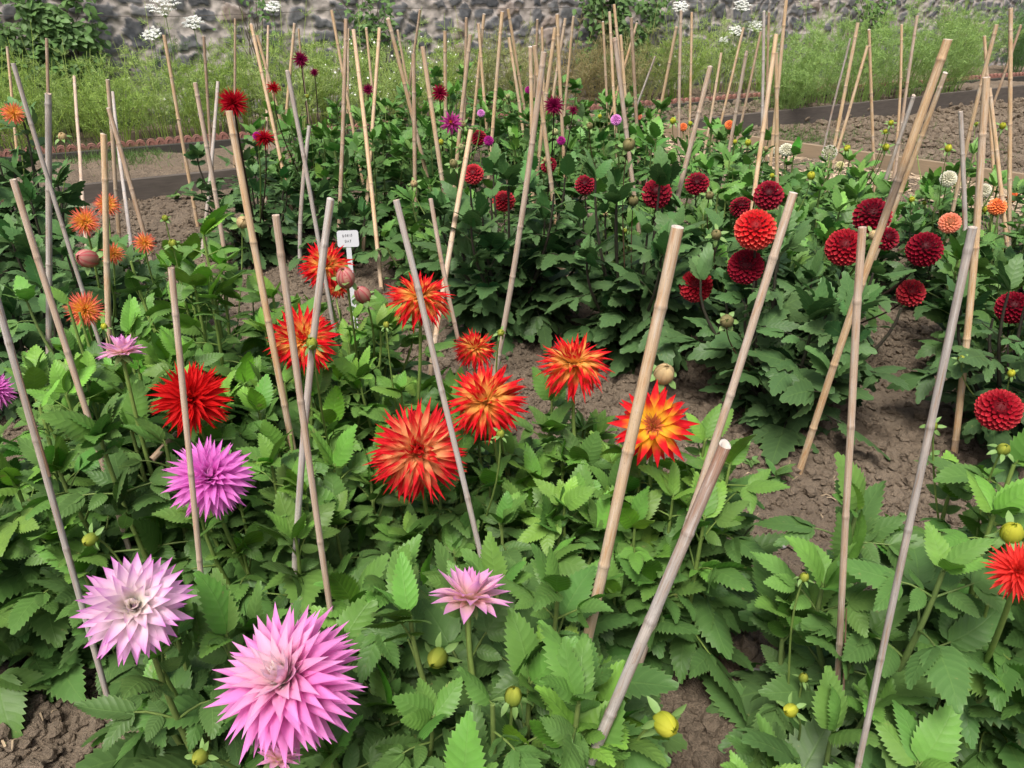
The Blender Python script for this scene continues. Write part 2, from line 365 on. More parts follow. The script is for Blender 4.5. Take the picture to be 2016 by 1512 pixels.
# the rubble wall
W0 = K0 + kn * 1.15 - kd * 3.5; WL = 22.0; WH = 2.35
def wall():
    ns, nz = 1500, 190; s = np.linspace(0, WL, ns); z = np.linspace(-.15, WH, nz); S, Z = np.meshgrid(s, z)
    ws = S + .09 * (vnoise(S * 4, Z * 4, 71) - .5) + .06 * (vnoise(S * 13, Z * 13, 72) - .5) + .03 * (vnoise(S * 34, Z * 34, 172) - .5); wz = Z + .09 * (vnoise(S * 4, Z * 4, 73) - .5) + .05 * (vnoise(S * 14, Z * 14, 74) - .5) + .025 * (vnoise(S * 36, Z * 36, 174) - .5)
    cw, ch = .195, .13; gi = np.floor(ws / cw).astype(int); gj = np.floor(wz / ch).astype(int)
    g = np.random.default_rng(5); T = 128; jx = g.uniform(.08, .92, (T, T)); jz = g.uniform(.1, .9, (T, T)); size = g.uniform(.3, 1.25, (T, T)); tone = g.random((T, T))
    F1 = np.full(S.shape, 9.); F2 = F1.copy(); sz = F1.copy(); tn_ = F1.copy()
    for di in (-1, 0, 1):
        for dj in (-1, 0, 1):
            i, j = (gi + di) % T, (gj + dj) % T
            dx = (ws - (gi + di + jx[i, j]) * cw) * .78; dz = (wz - (gj + dj + jz[i, j]) * ch); d = (np.abs(dx) ** 4 + np.abs(dz) ** 4) ** .25 / (.55 + .45 * size[i, j])
            nw = d < F1; F2 = np.where(nw, F1, np.minimum(F2, d)); sz = np.where(nw, size[i, j], sz); tn_ = np.where(nw, tone[i, j], tn_); F1 = np.where(nw, d, F1)
    edge = np.minimum((F2 - F1) * .9 - .006 - .022 * vnoise(S * 1.7, Z * 2.5, 91), .060 + .035 * sz - F1); stone = np.clip(edge / .010, 0, 1) * (sz > .42)
    stone *= np.clip((vnoise(S * 30, Z * 30, 80) + .9 * stone - .35) / .2, 0, 1)
    rough = vnoise(S * 18, Z * 18, 75) + .5 * vnoise(S * 42, Z * 42, 76)
    h = stone * (.018 + .012 * tn_) + .022 * rough * (1 - stone) + stone * .014 * rough
    P = W0[None, None] + kd * S[..., None] - kn * h[..., None]; P[..., 2] = Z + RAISE * 0
    bl = np.array((.092, .098, .106)); gr = np.array((.20, .20, .20)); br = np.array((.20, .15, .12)); mo = np.array((.47, .42, .375)); md = np.array((.31, .27, .24))
    sc = bl + (gr - bl) * (tn_[..., None] * .8) + (br - bl) * (tn_[..., None] > .93) + (rough[..., None] - .75) * .10 + (vnoise(S * 60, Z * 60, 79)[..., None] - .5) * .05
    mc = md + (mo - md) * np.clip(vnoise(S * 3, Z * 5, 77) * .7 + vnoise(S * 25, Z * 25, 78) * .6, 0, 1)[..., None]
    col = np.clip(sc * stone[..., None] + mc * (1 - stone[..., None]), .02, 1)
    mb = MB(); mb.add(P, grid_faces(nz, ns)[:, ::-1], col)
    mb2 = [W0 + kn * .4, W0 + kd * WL + kn * .4]
    a, b = W0 + kn * .02, W0 + kd * WL + kn * .02
    v = [a + (0, 0, -.2), b + (0, 0, -.2), b + (0, 0, WH), a + (0, 0, WH), mb2[0] + (0, 0, -.2), mb2[1] + (0, 0, -.2), mb2[1] + (0, 0, WH), mb2[0] + (0, 0, WH)]
    mb.add(v, [(4, 7, 6, 5), (3, 2, 6, 7), (0, 3, 7, 4), (1, 5, 6, 2)], (.25, .22, .19))
    root = empty('stone_wall', tuple(W0), 'old rubble wall of dark blue grey stones in pale mortar behind the garden', 'wall')
    mb.build('stonework', M_wall, root)
    for z_ in (.98, 1.12, 1.26):
        q = MB(); s_ = np.linspace(0, WL, 40); p = W0[None] + kd * s_[:, None] - kn * .07; p[:, 2] = z_ - .03 * np.sin(s_ / WL * math.pi * 7) ** 2
        tube(q, p, .0022, (.08, .08, .08), 4); q.build('training_wire', M_grey, root)
wall()

# ---------------------------------------------------------------- leaves (all leaflets of a mesh at once)
def leaf_template(n, cols, teeth, seed=0, ovate=.42, amp=.13):
    u = np.linspace(0, 1, n + 1); w_ = (u ** ovate) * (1 - u) ** .82; w_ /= w_.max(); w_[0] = .04; w_[-1] = 0
    vs_ = np.linspace(-1, 1, cols); U = np.repeat(u[:, None], cols, 1).copy(); Wd = np.repeat(w_[:, None], cols, 1) * vs_[None]
    if teeth:
        for c_ in (0, cols - 1):
            k = np.arange(n + 1); out = (k % 2 == 1)
            Wd[:, c_] *= np.where(out, 1 + amp, 1 - amp); U[:, c_] += np.where(out, .035, -.01) * (u < .97)
    return U, Wd, np.broadcast_to(u[:, None], U.shape), np.broadcast_to(vs_[None], U.shape)
LT = {0: (leaf_template(24, 5, True, amp=.095), 24, 5), 1: (leaf_template(12, 3, True, amp=.12), 12, 3), 2: (leaf_template(4, 3, False), 4, 3)}
def add_leaflets(mb, lod, O, D, Nn, L, Wd, bend, fold, col, g):
    (U, Wt, u, v), n, m = LT[lod]; K = len(L)
    if K == 0: return
    O, D, Nn = np.asarray(O), nrm(D), np.asarray(Nn); S = nrm(np.cross(Nn, D)); Nn = np.cross(D, S)
    L = np.asarray(L)[:, None, None]; W_ = np.asarray(Wd)[:, None, None]; be = np.asarray(bend)[:, None, None] + 1e-3; fo = np.asarray(fold)[:, None, None]
    ph = g.uniform(0, 6.28, (K, 1, 1)); rip = g.uniform(.006, .03, (K, 1, 1))
    a = be * U[None]; x = L * np.sin(a) / be; zz = -L * (1 - np.cos(a)) / be
    y = W_ * Wt[None] * .5; side = g.uniform(-.22, .22, (K, 1, 1)) * L * U[None] ** 2
    up = fo * np.abs(y) + rip * L * np.sin(U[None] * 10 + ph + v[None]) * (np.abs(v[None]) ** 2) - .35 * W_ * (Wt[None] ** 2) * fo * .0 - g.uniform(0, .5, (K, 1, 1)) * W_ * .5 * np.abs(Wt[None]) ** 2
    dx, nz_ = np.cos(a), -np.sin(a)
    X = x - up * nz_; Zl = zz + up * dx
    P = O[:, None, None] + X[..., None] * D[:, None, None] + (y + side)[..., None] * S[:, None, None] + Zl[..., None] * Nn[:, None, None]
    f = grid_faces(n + 1, m)[None] + (np.arange(K) * (n + 1) * m)[:, None, None]
    c = np.asarray(col)[:, None, None] * (1 + .0 * u[None, ..., None]); c = np.broadcast_to(c, P.shape)
    uv = np.stack(np.broadcast_arrays(u[None], v[None]), -1); uv = np.broadcast_to(uv, (K,) + u.shape + (2,))
    mb.add(P, f.reshape(-1, 4), c.reshape(-1, 3), uv.reshape(-1, 2))

KEEP = []
def keep_clear(p, r): KEEP.append((np.asarray(p, float), r))
class Clear:
    T = D = A = None
    @classmethod
    def ready(c):
        e = np.array((0, 0, H)); P = np.array([k[0] for k in KEEP]) - e; c.D = np.linalg.norm(P, axis=1); c.T = P / c.D[:, None]; c.A = np.arcsin(np.clip(np.array([k[1] for k in KEEP]) / c.D, 0, .9))
    @classmethod
    def blocks(c, o, L):
        q = o - np.array((0, 0, H)); d = np.linalg.norm(q); q = q / d; an = np.arccos(np.clip(c.T @ q, -1, 1))
        return bool(np.any((d < c.D + .01) & (an < c.A + .30 * L / d)))
class Foliage:
    def __init__(s, lod, seed): s.lod = lod; s.g = np.random.default_rng(seed); s.mb = MB(); s.a = [[] for _ in range(8)]
    def leaflet(s, o, d, n, L, W_, bend, fold, col):
        for q, x in zip(s.a, (o, d, n, L, W_, bend, fold, col)): q.append(x)
    def compound(s, o, d, size, k, col, stemcol, up=None):
        g = s.g; d = nrm(d)
        if Clear.T is not None and Clear.blocks(o + d * size * .75, size): return
        upv = np.array((0, 0, 1.)) if up is None else up; n = upv - np.dot(upv, d) * d; n = nrm(n + g.normal(0, .30, 3)); sd = nrm(np.cross(n, d))
        pl = size * (.45 if k > 1 else .12); d2 = nrm(d - n * g.uniform(-.05, .45))
        p = bez(o, o + d * pl * .4, o + d * pl * .8, o + (d + d2) * .5 * pl, 4)
        tube(s.mb, p, np.linspace(.0028, .0017, 4) * (size / .16) ** .5, stemcol, 4 if s.lod == 0 else 3, cap=False)
        e = p[-1]; L0 = size * g.uniform(.62, .75) if k > 1 else size * .95
        col = col * (1 + np.array((.22, .0, .10)) * g.normal() * .7) * g.uniform(.62, 1.26)
        s.leaflet(e - d * .004, d2, n, L0, L0 * g.uniform(.42, .60), g.uniform(.2, .85), g.uniform(.05, .4), col * g.uniform(.85, 1.15))
        if k >= 3:
            for sg in (-1, 1):
                a = R_(g.uniform(48, 66)); dd = nrm(d2 * math.cos(a) + sg * sd * math.sin(a) - n * .1); L1 = L0 * g.uniform(.6, .78)
                s.leaflet(e, dd, nrm(n + g.normal(0, .12, 3)), L1, L1 * g.uniform(.40, .56), g.uniform(.2, .9), g.uniform(.05, .4), col * g.uniform(.85, 1.15))
        if k >= 5:
            for sg in (-1, 1):
                a = R_(g.uniform(58, 76)); q = p[1]; dd = nrm(d2 * math.cos(a) + sg * sd * math.sin(a)); L1 = L0 * g.uniform(.42, .55)
                s.leaflet(q, dd, nrm(n + g.normal(0, .12, 3)), L1, L1 * .55, g.uniform(.2, .9), g.uniform(.05, .4), col * g.uniform(.85, 1.15))
    def finish(s, name, parent, m=None):
        add_leaflets(s.mb, s.lod, *[np.array(q) for q in s.a], s.g); return s.mb.build(name, m or M_leaf, parent)

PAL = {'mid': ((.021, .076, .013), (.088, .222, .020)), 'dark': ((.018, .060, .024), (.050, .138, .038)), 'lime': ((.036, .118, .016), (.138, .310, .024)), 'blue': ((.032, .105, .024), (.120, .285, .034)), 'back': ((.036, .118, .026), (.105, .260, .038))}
STEMC = {'back': (.14, .20, .06), 'mid': (.16, .22, .06), 'dark': (.045, .035, .03), 'lime': (.20, .29, .07), 'blue': (.14, .20, .06)}

# ---------------------------------------------------------------- blooms
def petals(mb, T, Mv, rb, L, W_, beta, roll, shape, cb, ct, pw, tilt, sbend, g, n=6, m=5, centre=(0, 0, 0), ring=0.0, rim=None):
    """T axis of each petal, Mv the direction away from the bloom's own axis."""
    K = len(L); u = np.linspace(0, 1, n + 1)[None, :, None]; v = np.linspace(-1, 1, m)[None, None, :]
    e = lambda a: np.asarray(a, float).reshape(-1, 1, 1) * np.ones((K, 1, 1))
    Tn = nrm(T * np.cos(tilt)[:, None] + Mv * np.sin(tilt)[:, None]); Mn = nrm(Mv * np.cos(tilt)[:, None] - T * np.sin(tilt)[:, None]); S = np.cross(Tn, Mn)
    if shape == 'cactus': wu = (.34 + .66 * np.sin(np.pi * np.clip(u, 0, 1) ** .75)) * (1 - u ** 4) ** .8 * (1 - .30 * u)
    elif shape == 'point': wu = (.3 + .75 * np.sin(np.pi * u ** .85) ** .8) * (1 - u ** 5)
    elif shape == 'round': wu = (.5 + .5 * np.sin(np.pi * .5 * np.clip(u * 1.5, 0, 1))) * np.sqrt(np.clip(1 - np.clip((u - .45) / .55, 0, 1) ** 2.4, 0, 1))
    b = e(beta) + 1e-3; a = b * u; x = e(L) * np.sin(a) / b; y = e(L) * (1 - np.cos(a)) / b
    rho = e(roll) + 1e-3; hw = e(W_) * .5 * wu; ss = hw * np.sin(rho * v) / rho; cc = hw * (1 - np.cos(rho * v)) / np.abs(rho) * np.sign(rho)
    sb = e(sbend) * e(L) * u ** 2
    up = -cc                                             # towards -M lifts the edges towards the bloom's axis
    X = x + up * (-np.sin(a)) * -1 * -1; Y = y + up * np.cos(a)
    P = (T * np.asarray(rb)[:, None])[:, None, None] + X[..., None] * Tn[:, None, None] + Y[..., None] * Mn[:, None, None] + (ss + sb)[..., None] * S[:, None, None]
    P = P + np.asarray(centre)
    uu = np.clip(u, 0, 1) ** abs(pw)
    if pw < 0:
        th_ = (-pw - .5 + g.normal(0, .07, (K, 1, 1))) + .10 * np.abs(v); uu = np.clip((u - th_) / .34, 0, 1); uu = uu * uu * (3 - 2 * uu)
    uu = (uu * np.ones((K, 1, m)))[..., None]; c = cb[:, None, None] * (1 - uu) + ct[:, None, None] * uu
    if rim is not None: c = c + (rim[:, None, None] - c) * (np.maximum(np.abs(v) ** 8 * .5 * u, u ** 5)[..., None]) * .85
    f = grid_faces(n + 1, m)[None] + (np.arange(K) * (n + 1) * m)[:, None, None]
    uv = np.stack(np.broadcast_arrays(u + e(g.random(K)) * 7, v * np.ones((K, 1, 1)), ), -1)
    return P, f.reshape(-1, 4), c, uv
def rot_to(ax):
    ax = nrm(ax); r = np.array((1., 0, 0)) if abs(ax[0]) < .8 else np.array((0, 1., 0)); a = nrm(np.cross(r, ax)); b = np.cross(ax, a); return np.stack((a, b, ax), 1)
PINK, LIL, CREAM = (.80, .19, .62), (.72, .22, .66), (.90, .78, .60)
RED, YEL, ORG = (.76, .014, .024), (.92, .56, .14), (.80, .14, .045)
KIND = {  # N, th0, th1, pow, L, W, beta(in,out), roll, shape, base, tip, pw, inner-len
 'pink':   dict(N=175, th=(3, 138), L=.94, W=.30, beta=(-.55, .32), roll=1.15, shape='cactus', cb=(.84, .24, .55), ct=(.90, .34, .74), ib=(.95, .90, .72), it=(.95, .84, .80), pw=1.0, il=.36, inner=.36, eye=(.93, .78, .66), es=1.0),
 'pink2':  dict(N=160, th=(3, 140), L=.93, W=.27, beta=(-.5, .2), roll=1.15, shape='cactus', cb=(.70, .15, .56), ct=(.88, .29, .74), ib=(.88, .55, .75), it=(.85, .42, .78), pw=1.0, il=.34, inner=.06),
 'pale':   dict(N=88, th=(6, 108), L=.93, W=.27, beta=(-.5, .15), roll=.95, shape='point', cb=(.93, .88, .82), ct=(.78, .22, .70), ib=(.95, .92, .70), it=(.95, .88, .86), pw=2.1, il=.40, inner=.25, eye=(.90, .56, .72), es=1.2),
 'pinkcup':dict(N=40, th=(8, 96), L=.97, W=.36, beta=(-.7, .10), roll=.9, shape='point', cb=(.92, .80, .42), ct=(.86, .36, .78), ib=(.88, .75, .40), it=(.82, .34, .74), pw=.7, il=.72, inner=.2),
 'redyel': dict(N=165, th=(4, 128), L=.95, W=.225, beta=(-.9, .6), roll=1.25, shape='cactus', cb=YEL, ct=RED, ib=(.88, .40, .12), it=(.70, .03, .02), pw=-.80, il=.42, inner=.1),
 'shaggy': dict(N=230, th=(3, 135), L=.95, W=.20, beta=(-.9, .7), roll=1.35, shape='cactus', cb=(.90, .47, .20), ct=(.74, .020, .030), ib=(.70, .10, .06), it=(.70, .025, .022), pw=-.82, il=.42, inner=.1),
 'redopen':dict(N=46, th=(52, 112), L=.97, W=.21, beta=(-.2, .45), roll=1.0, shape='point', cb=(.92, .55, .04), ct=RED, ib=(.92, .6, .06), it=(.7, .05, .03), pw=-.80, il=.7, inner=.1, eye=(.50, .17, .07)),
 'red':    dict(N=170, th=(4, 132), L=.95, W=.20, beta=(-.8, .3), roll=1.3, shape='cactus', cb=(.55, .010, .012), ct=(.74, .014, .014), ib=(.66, .03, .02), it=(.70, .02, .015), pw=1, il=.42, inner=.1),
 'orange': dict(N=130, th=(4, 122), L=.95, W=.15, beta=(-.5, .1), roll=1.35, shape='cactus', cb=(.92, .55, .08), ct=(.84, .20, .13), ib=(.93, .62, .12), it=(.88, .36, .09), pw=-.76, il=.42, inner=.38),
 'coral':  dict(N=110, th=(4, 122), L=.95, W=.2, beta=(-.6, .3), roll=1.1, shape='cactus', cb=(.80, .06, .04), ct=(.82, .05, .045), ib=(.8, .10, .05), it=(.8, .07, .05), pw=1, il=.42, inner=.1),
 'crimson':dict(N=110, th=(4, 130), L=.95, W=.15, beta=(-.5, .1), roll=1.3, shape='cactus', cb=(.30, .003, .012), ct=(.52, .005, .018), ib=(.25, .003, .01), it=(.4, .005, .015), pw=1, il=.42, inner=.1),
 'wine':   dict(N=100, th=(4, 132), L=.95, W=.15, beta=(-.5, .05), roll=1.3, shape='cactus', cb=(.13, .003, .035), ct=(.26, .006, .065), ib=(.10, .003, .03), it=(.20, .004, .05), pw=1, il=.42, inner=.1),
 'winered':dict(N=100, th=(4, 132), L=.95, W=.15, beta=(-.5, .05), roll=1.3, shape='cactus', cb=(.16, .003, .02), ct=(.33, .006, .045), ib=(.12, .003, .02), it=(.25, .004, .03), pw=1, il=.42, inner=.1),
 'magenta':dict(N=60, th=(20, 112), L=.95, W=.17, beta=(-.3, .5), roll=1.1, shape='cactus', cb=(.30, .008, .13), ct=(.62, .10, .38), ib=(.30, .008, .13), it=(.5, .03, .25), pw=1.4, il=.5, inner=.2, eye=(.75, .32, .03)),
}
BALL = {'ball': ((.11, .000, .007), (.21, .001, .014), (.48, .035, .06)), 'ballbright': ((.46, .004, .010), (.66, .012, .018), (.86, .24, .16)), 'ballred': ((.22, .002, .010), (.38, .004, .018), (.64, .09, .09)), 'white': ((.78, .76, .52), (.86, .85, .74), (.90, .90, .84)),
        'lemon': ((.75, .72, .32), (.84, .82, .50), (.88, .86, .6)), 'peach': ((.86, .30, .14), (.86, .22, .16), (.90, .50, .34)), 'balldark': ((.10, .001, .014), (.20, .003, .02), (.33, .02, .04)), 'plum': ((.28, .006, .16), (.40, .012, .22), (.5, .05, .3)), 'lilac': ((.55, .16, .48), (.62, .22, .55), (.75, .4, .7)), 'orangepom': ((.80, .16, .04), (.84, .20, .06), (.9, .4, .15))}
GA = math.pi * (3 - 5 ** .5)
def bloom(parent, pos, ax, Rr, kind, seed, label=None, lod=0, squash=1.0):
    g = np.random.default_rng(seed); Rm = rot_to(ax); mb = MB(); ball = kind in BALL; Rr = Rr * (1.0 if ball else 1.05)
    if ball:
        cb, ct, cr = [np.array(q) for q in BALL[kind]]; n_ = 190 if lod == 0 else 130
        i = np.arange(n_) + .5; th = np.arccos(np.clip(1 - i / n_ * (1 + math.cos(R_(28))), -1, 1)); ph = i * GA
        sz = np.clip(.42 + th / R_(70), 0, 1); L = Rr * .36 * sz * g.uniform(.92, 1.08, n_); W_ = Rr * (2.0 / math.sqrt(n_ / 3.7)) * 1.26 * sz
        tilt = np.radians(30 + 22 * np.clip(th / R_(60), 0, 1)) + g.normal(0, .10, n_); rb = Rr * (.80 + .05 * (1 - sz)); beta = np.full(n_, -.9); roll = np.full(n_, 1.15)
        shade_ = g.uniform(.85, 1.15, (n_, 1)); args = dict(shape='round', pw=1.2); cB, cT, rim = cb * shade_, ct * shade_, cr * shade_; sb = g.normal(0, .03, n_)
        nn, mm = (5, 5) if lod == 0 else (3, 3)
    else:
        k = KIND[kind]; n_ = k['N'] if lod == 0 else int(k['N'] * .6); i = (np.arange(n_) + .5) / n_
        c0, c1 = math.cos(R_(k['th'][0])), math.cos(R_(k['th'][1])); th = np.arccos(c0 + (c1 - c0) * i) + g.normal(0, .045, n_); ph = np.arange(n_) * GA + g.normal(0, .05, n_)
        t_ = np.clip(i / k['inner'] if k['inner'] > 0 else 1, 0, 1) ** .7
        grow = np.clip(k['il'] + (1 - k['il']) * np.clip(i / .38, 0, 1) ** .6, 0, 1)
        L = Rr * k['L'] * grow * g.uniform(.86, 1.05, n_); W_ = Rr * k['W'] * (.6 + .4 * grow) * g.uniform(.85, 1.15, n_) * (1.55 if lod else 1)
        beta = k['beta'][0] + (k['beta'][1] - k['beta'][0]) * np.clip(i / .3, 0, 1) + g.normal(0, .24 if kind not in ('redyel', 'shaggy', 'red') else .52, n_); roll = k['roll'] * g.uniform(.8, 1.15, n_)
        tilt = g.normal(0, .03, n_); rb = np.full(n_, Rr * .07); sb = g.normal(0, .06 if kind not in ('redyel', 'shaggy', 'red') else .14, n_); v_ = g.uniform(.9, 1.08, (n_, 1)); T1 = t_[:, None]
        cB = (np.array(k['ib']) * (1 - T1) + np.array(k['cb']) * T1) * v_; cT = (np.array(k['it']) * (1 - T1) + np.array(k['ct']) * T1) * v_; rim = None
        args = dict(shape=k['shape'], pw=k['pw']); nn, mm = (9, 5) if lod == 0 else (4, 3)
    T = np.stack((np.sin(th) * np.cos(ph), np.sin(th) * np.sin(ph), np.cos(th)), -1); Mv = np.stack((np.cos(th) * np.cos(ph), np.cos(th) * np.sin(ph), -np.sin(th)), -1)
    P, f, c, uv = petals(mb, T, Mv, rb * np.ones(n_), L, W_, beta, roll, cb=cB, ct=cT, tilt=tilt, sbend=sb, g=g, n=nn, m=mm, rim=rim, **args)
    P[..., 2] *= squash
    P = P @ Rm.T + pos; mb.add(P, f, np.clip(c, 0, .93), uv)
    if not ball: mb.add(I1 * Rr * .15 @ Rm.T + pos, I1F, np.array(KIND[kind]['ib']) * .95)  # core in the inner petal colour, added to lighten the shaded heart
    if ball:
        core = I1 * Rr * .76 * (1, 1, squash) @ Rm.T + pos; mb.add(core, I1F, np.array(BALL[kind][0]) * .5)
    o = mb.build('flower_head', M_ball if ball and kind not in ('white', 'lemon', 'peach') else M_petal, parent)
    if label: o['label'] = label
    if not ball and 'eye' in KIND[kind]:
        q = MB(); n2 = 70; es = KIND[kind].get('es', 1.0); i = (np.arange(n2) + .5) / n2; th = np.arccos(1 - i * .95) * .9; ph = np.arange(n2) * GA; col = np.array(KIND[kind]['eye'])
        T = np.stack((np.sin(th) * np.cos(ph), np.sin(th) * np.sin(ph), np.cos(th)), -1); Mv = np.stack((np.cos(th) * np.cos(ph), np.cos(th) * np.sin(ph), -np.sin(th)), -1)
        cc = np.clip(col * g.uniform(.8, 1.3, (n2, 1)), 0, .9); P, f, c, uv = petals(q, T, Mv, np.full(n2, Rr * .05), Rr * (.22 + .10 * i) * es, np.full(n2, Rr * .085 * es), np.full(n2, -.6), np.full(n2, 1.2), 'cactus', cc, cc * 1.4, 1, np.zeros(n2), g.normal(0, .1, n2), g, n=4, m=3)
        P = (P + (0, 0, Rr * .03)) @ Rm.T + pos; q.add(P, f, np.clip(c, 0, .9), uv); q.build('flower_centre', M_petal, o)
    # green calyx behind
    q = MB(); n2 = 8; ph = np.arange(n2) / n2 * 2 * math.pi; th = np.full(n2, R_(128)); T = np.stack((np.sin(th) * np.cos(ph), np.sin(th) * np.sin(ph), np.cos(th)), -1); Mv = np.stack((np.cos(th) * np.cos(ph), np.cos(th) * np.sin(ph), -np.sin(th)), -1)
    off = .62 if ball else .04
    cc = np.tile(np.array((.13, .20, .05)), (n2, 1)); P, f, c, uv = petals(q, T, Mv, np.full(n2, Rr * off), np.full(n2, .028), np.full(n2, .013), np.full(n2, .5), np.full(n2, .5), 'point', cc, cc, 1, g.normal(0, .2, n2), g.normal(0, .1, n2), g, n=3, m=3)
    P = P @ Rm.T + pos; q.add(P, f, c, uv); q.build('calyx', M_stem, o)
    return o
def bud(parent, pos, ax, Rr, col, tip, seed, sep=True, label=None, striped=False, long=1.28):
    g = np.random.default_rng(seed); Rm = rot_to(ax); mb = MB(); n, m = 9, 20
    th = np.linspace(.02, math.pi - .02, n)[:, None]; ph = np.linspace(0, 2 * math.pi, m, endpoint=False)[None]
    core = I1 * Rr * .86 * (1, 1, long) @ Rm.T + pos; mb.add(core, I1F, np.array(col) * .7)
    npt = 13
    for k in range(npt):
        lon = k * GA; tt = np.linspace(0, 1, 8)[:, None]; v_ = np.linspace(-1, 1, 5)[None]; th = (1 - tt) * 2.7 + tt * (.10 + .35 * (1 - k / npt)); wv = .62 * np.sin(np.pi * np.clip(tt, .02, .97) ** .9) ** .6 * (1 + .5 * (1 - tt))
        phv = lon + v_ * wv / np.maximum(np.sin(th), .35) * .8; r = Rr * (.90 + .10 * k / npt + .05 * v_ + .05 * tt * g.random()); X = r * np.sin(th) * np.cos(phv); Y = r * np.sin(th) * np.sin(phv); Z = r * long * np.cos(th) + 0 * v_
        c0, c1 = np.array(col), np.array(tip); c = c0 + (c1 - c0) * tt[..., None] * np.ones((8, 5, 1)); c = c * g.uniform(.8, 1.12)
        if striped: e_ = (np.abs(v_) ** 2 * np.ones((8, 1)))[..., None]; c = c * (1 - e_ * .85) + np.array((.58, .05, .10)) * e_ * .85
        mb.add(np.stack((X, Y, Z), -1) @ Rm.T + pos, grid_faces(8, 5), np.clip(c, 0, .9).reshape(-1, 3), np.stack(np.broadcast_arrays(tt + k, v_), -1).reshape(-1, 2))
    o = mb.build('bud', M_petal, parent)
    if label: o['label'] = label
    if sep:
        q = MB(); n2 = 6; ph = np.arange(n2) / n2 * 2 * math.pi + g.random(); th = np.full(n2, R_(120)) + g.normal(0, .3, n2)
        T = np.stack((np.sin(th) * np.cos(ph), np.sin(th) * np.sin(ph), np.cos(th)), -1); Mv = np.stack((np.cos(th) * np.cos(ph), np.cos(th) * np.sin(ph), -np.sin(th)), -1)
        cc = np.tile(np.array((.16, .27, .07)), (n2, 1)); P, f, c2, uv = petals(q, T, Mv, np.full(n2, Rr * .8), np.full(n2, Rr * (1.9 if Rr < .018 else 1.1)), np.full(n2, Rr * .8), g.uniform(-.5, 1.1, n2), np.full(n2, .6), 'point', cc, cc, 1, g.normal(-.25, .3, n2), g.normal(0, .15, n2), g, n=4, m=3)
        q.add(P @ Rm.T + pos, f, c2, uv); q.build('sepals', M_stem, o)
    return o

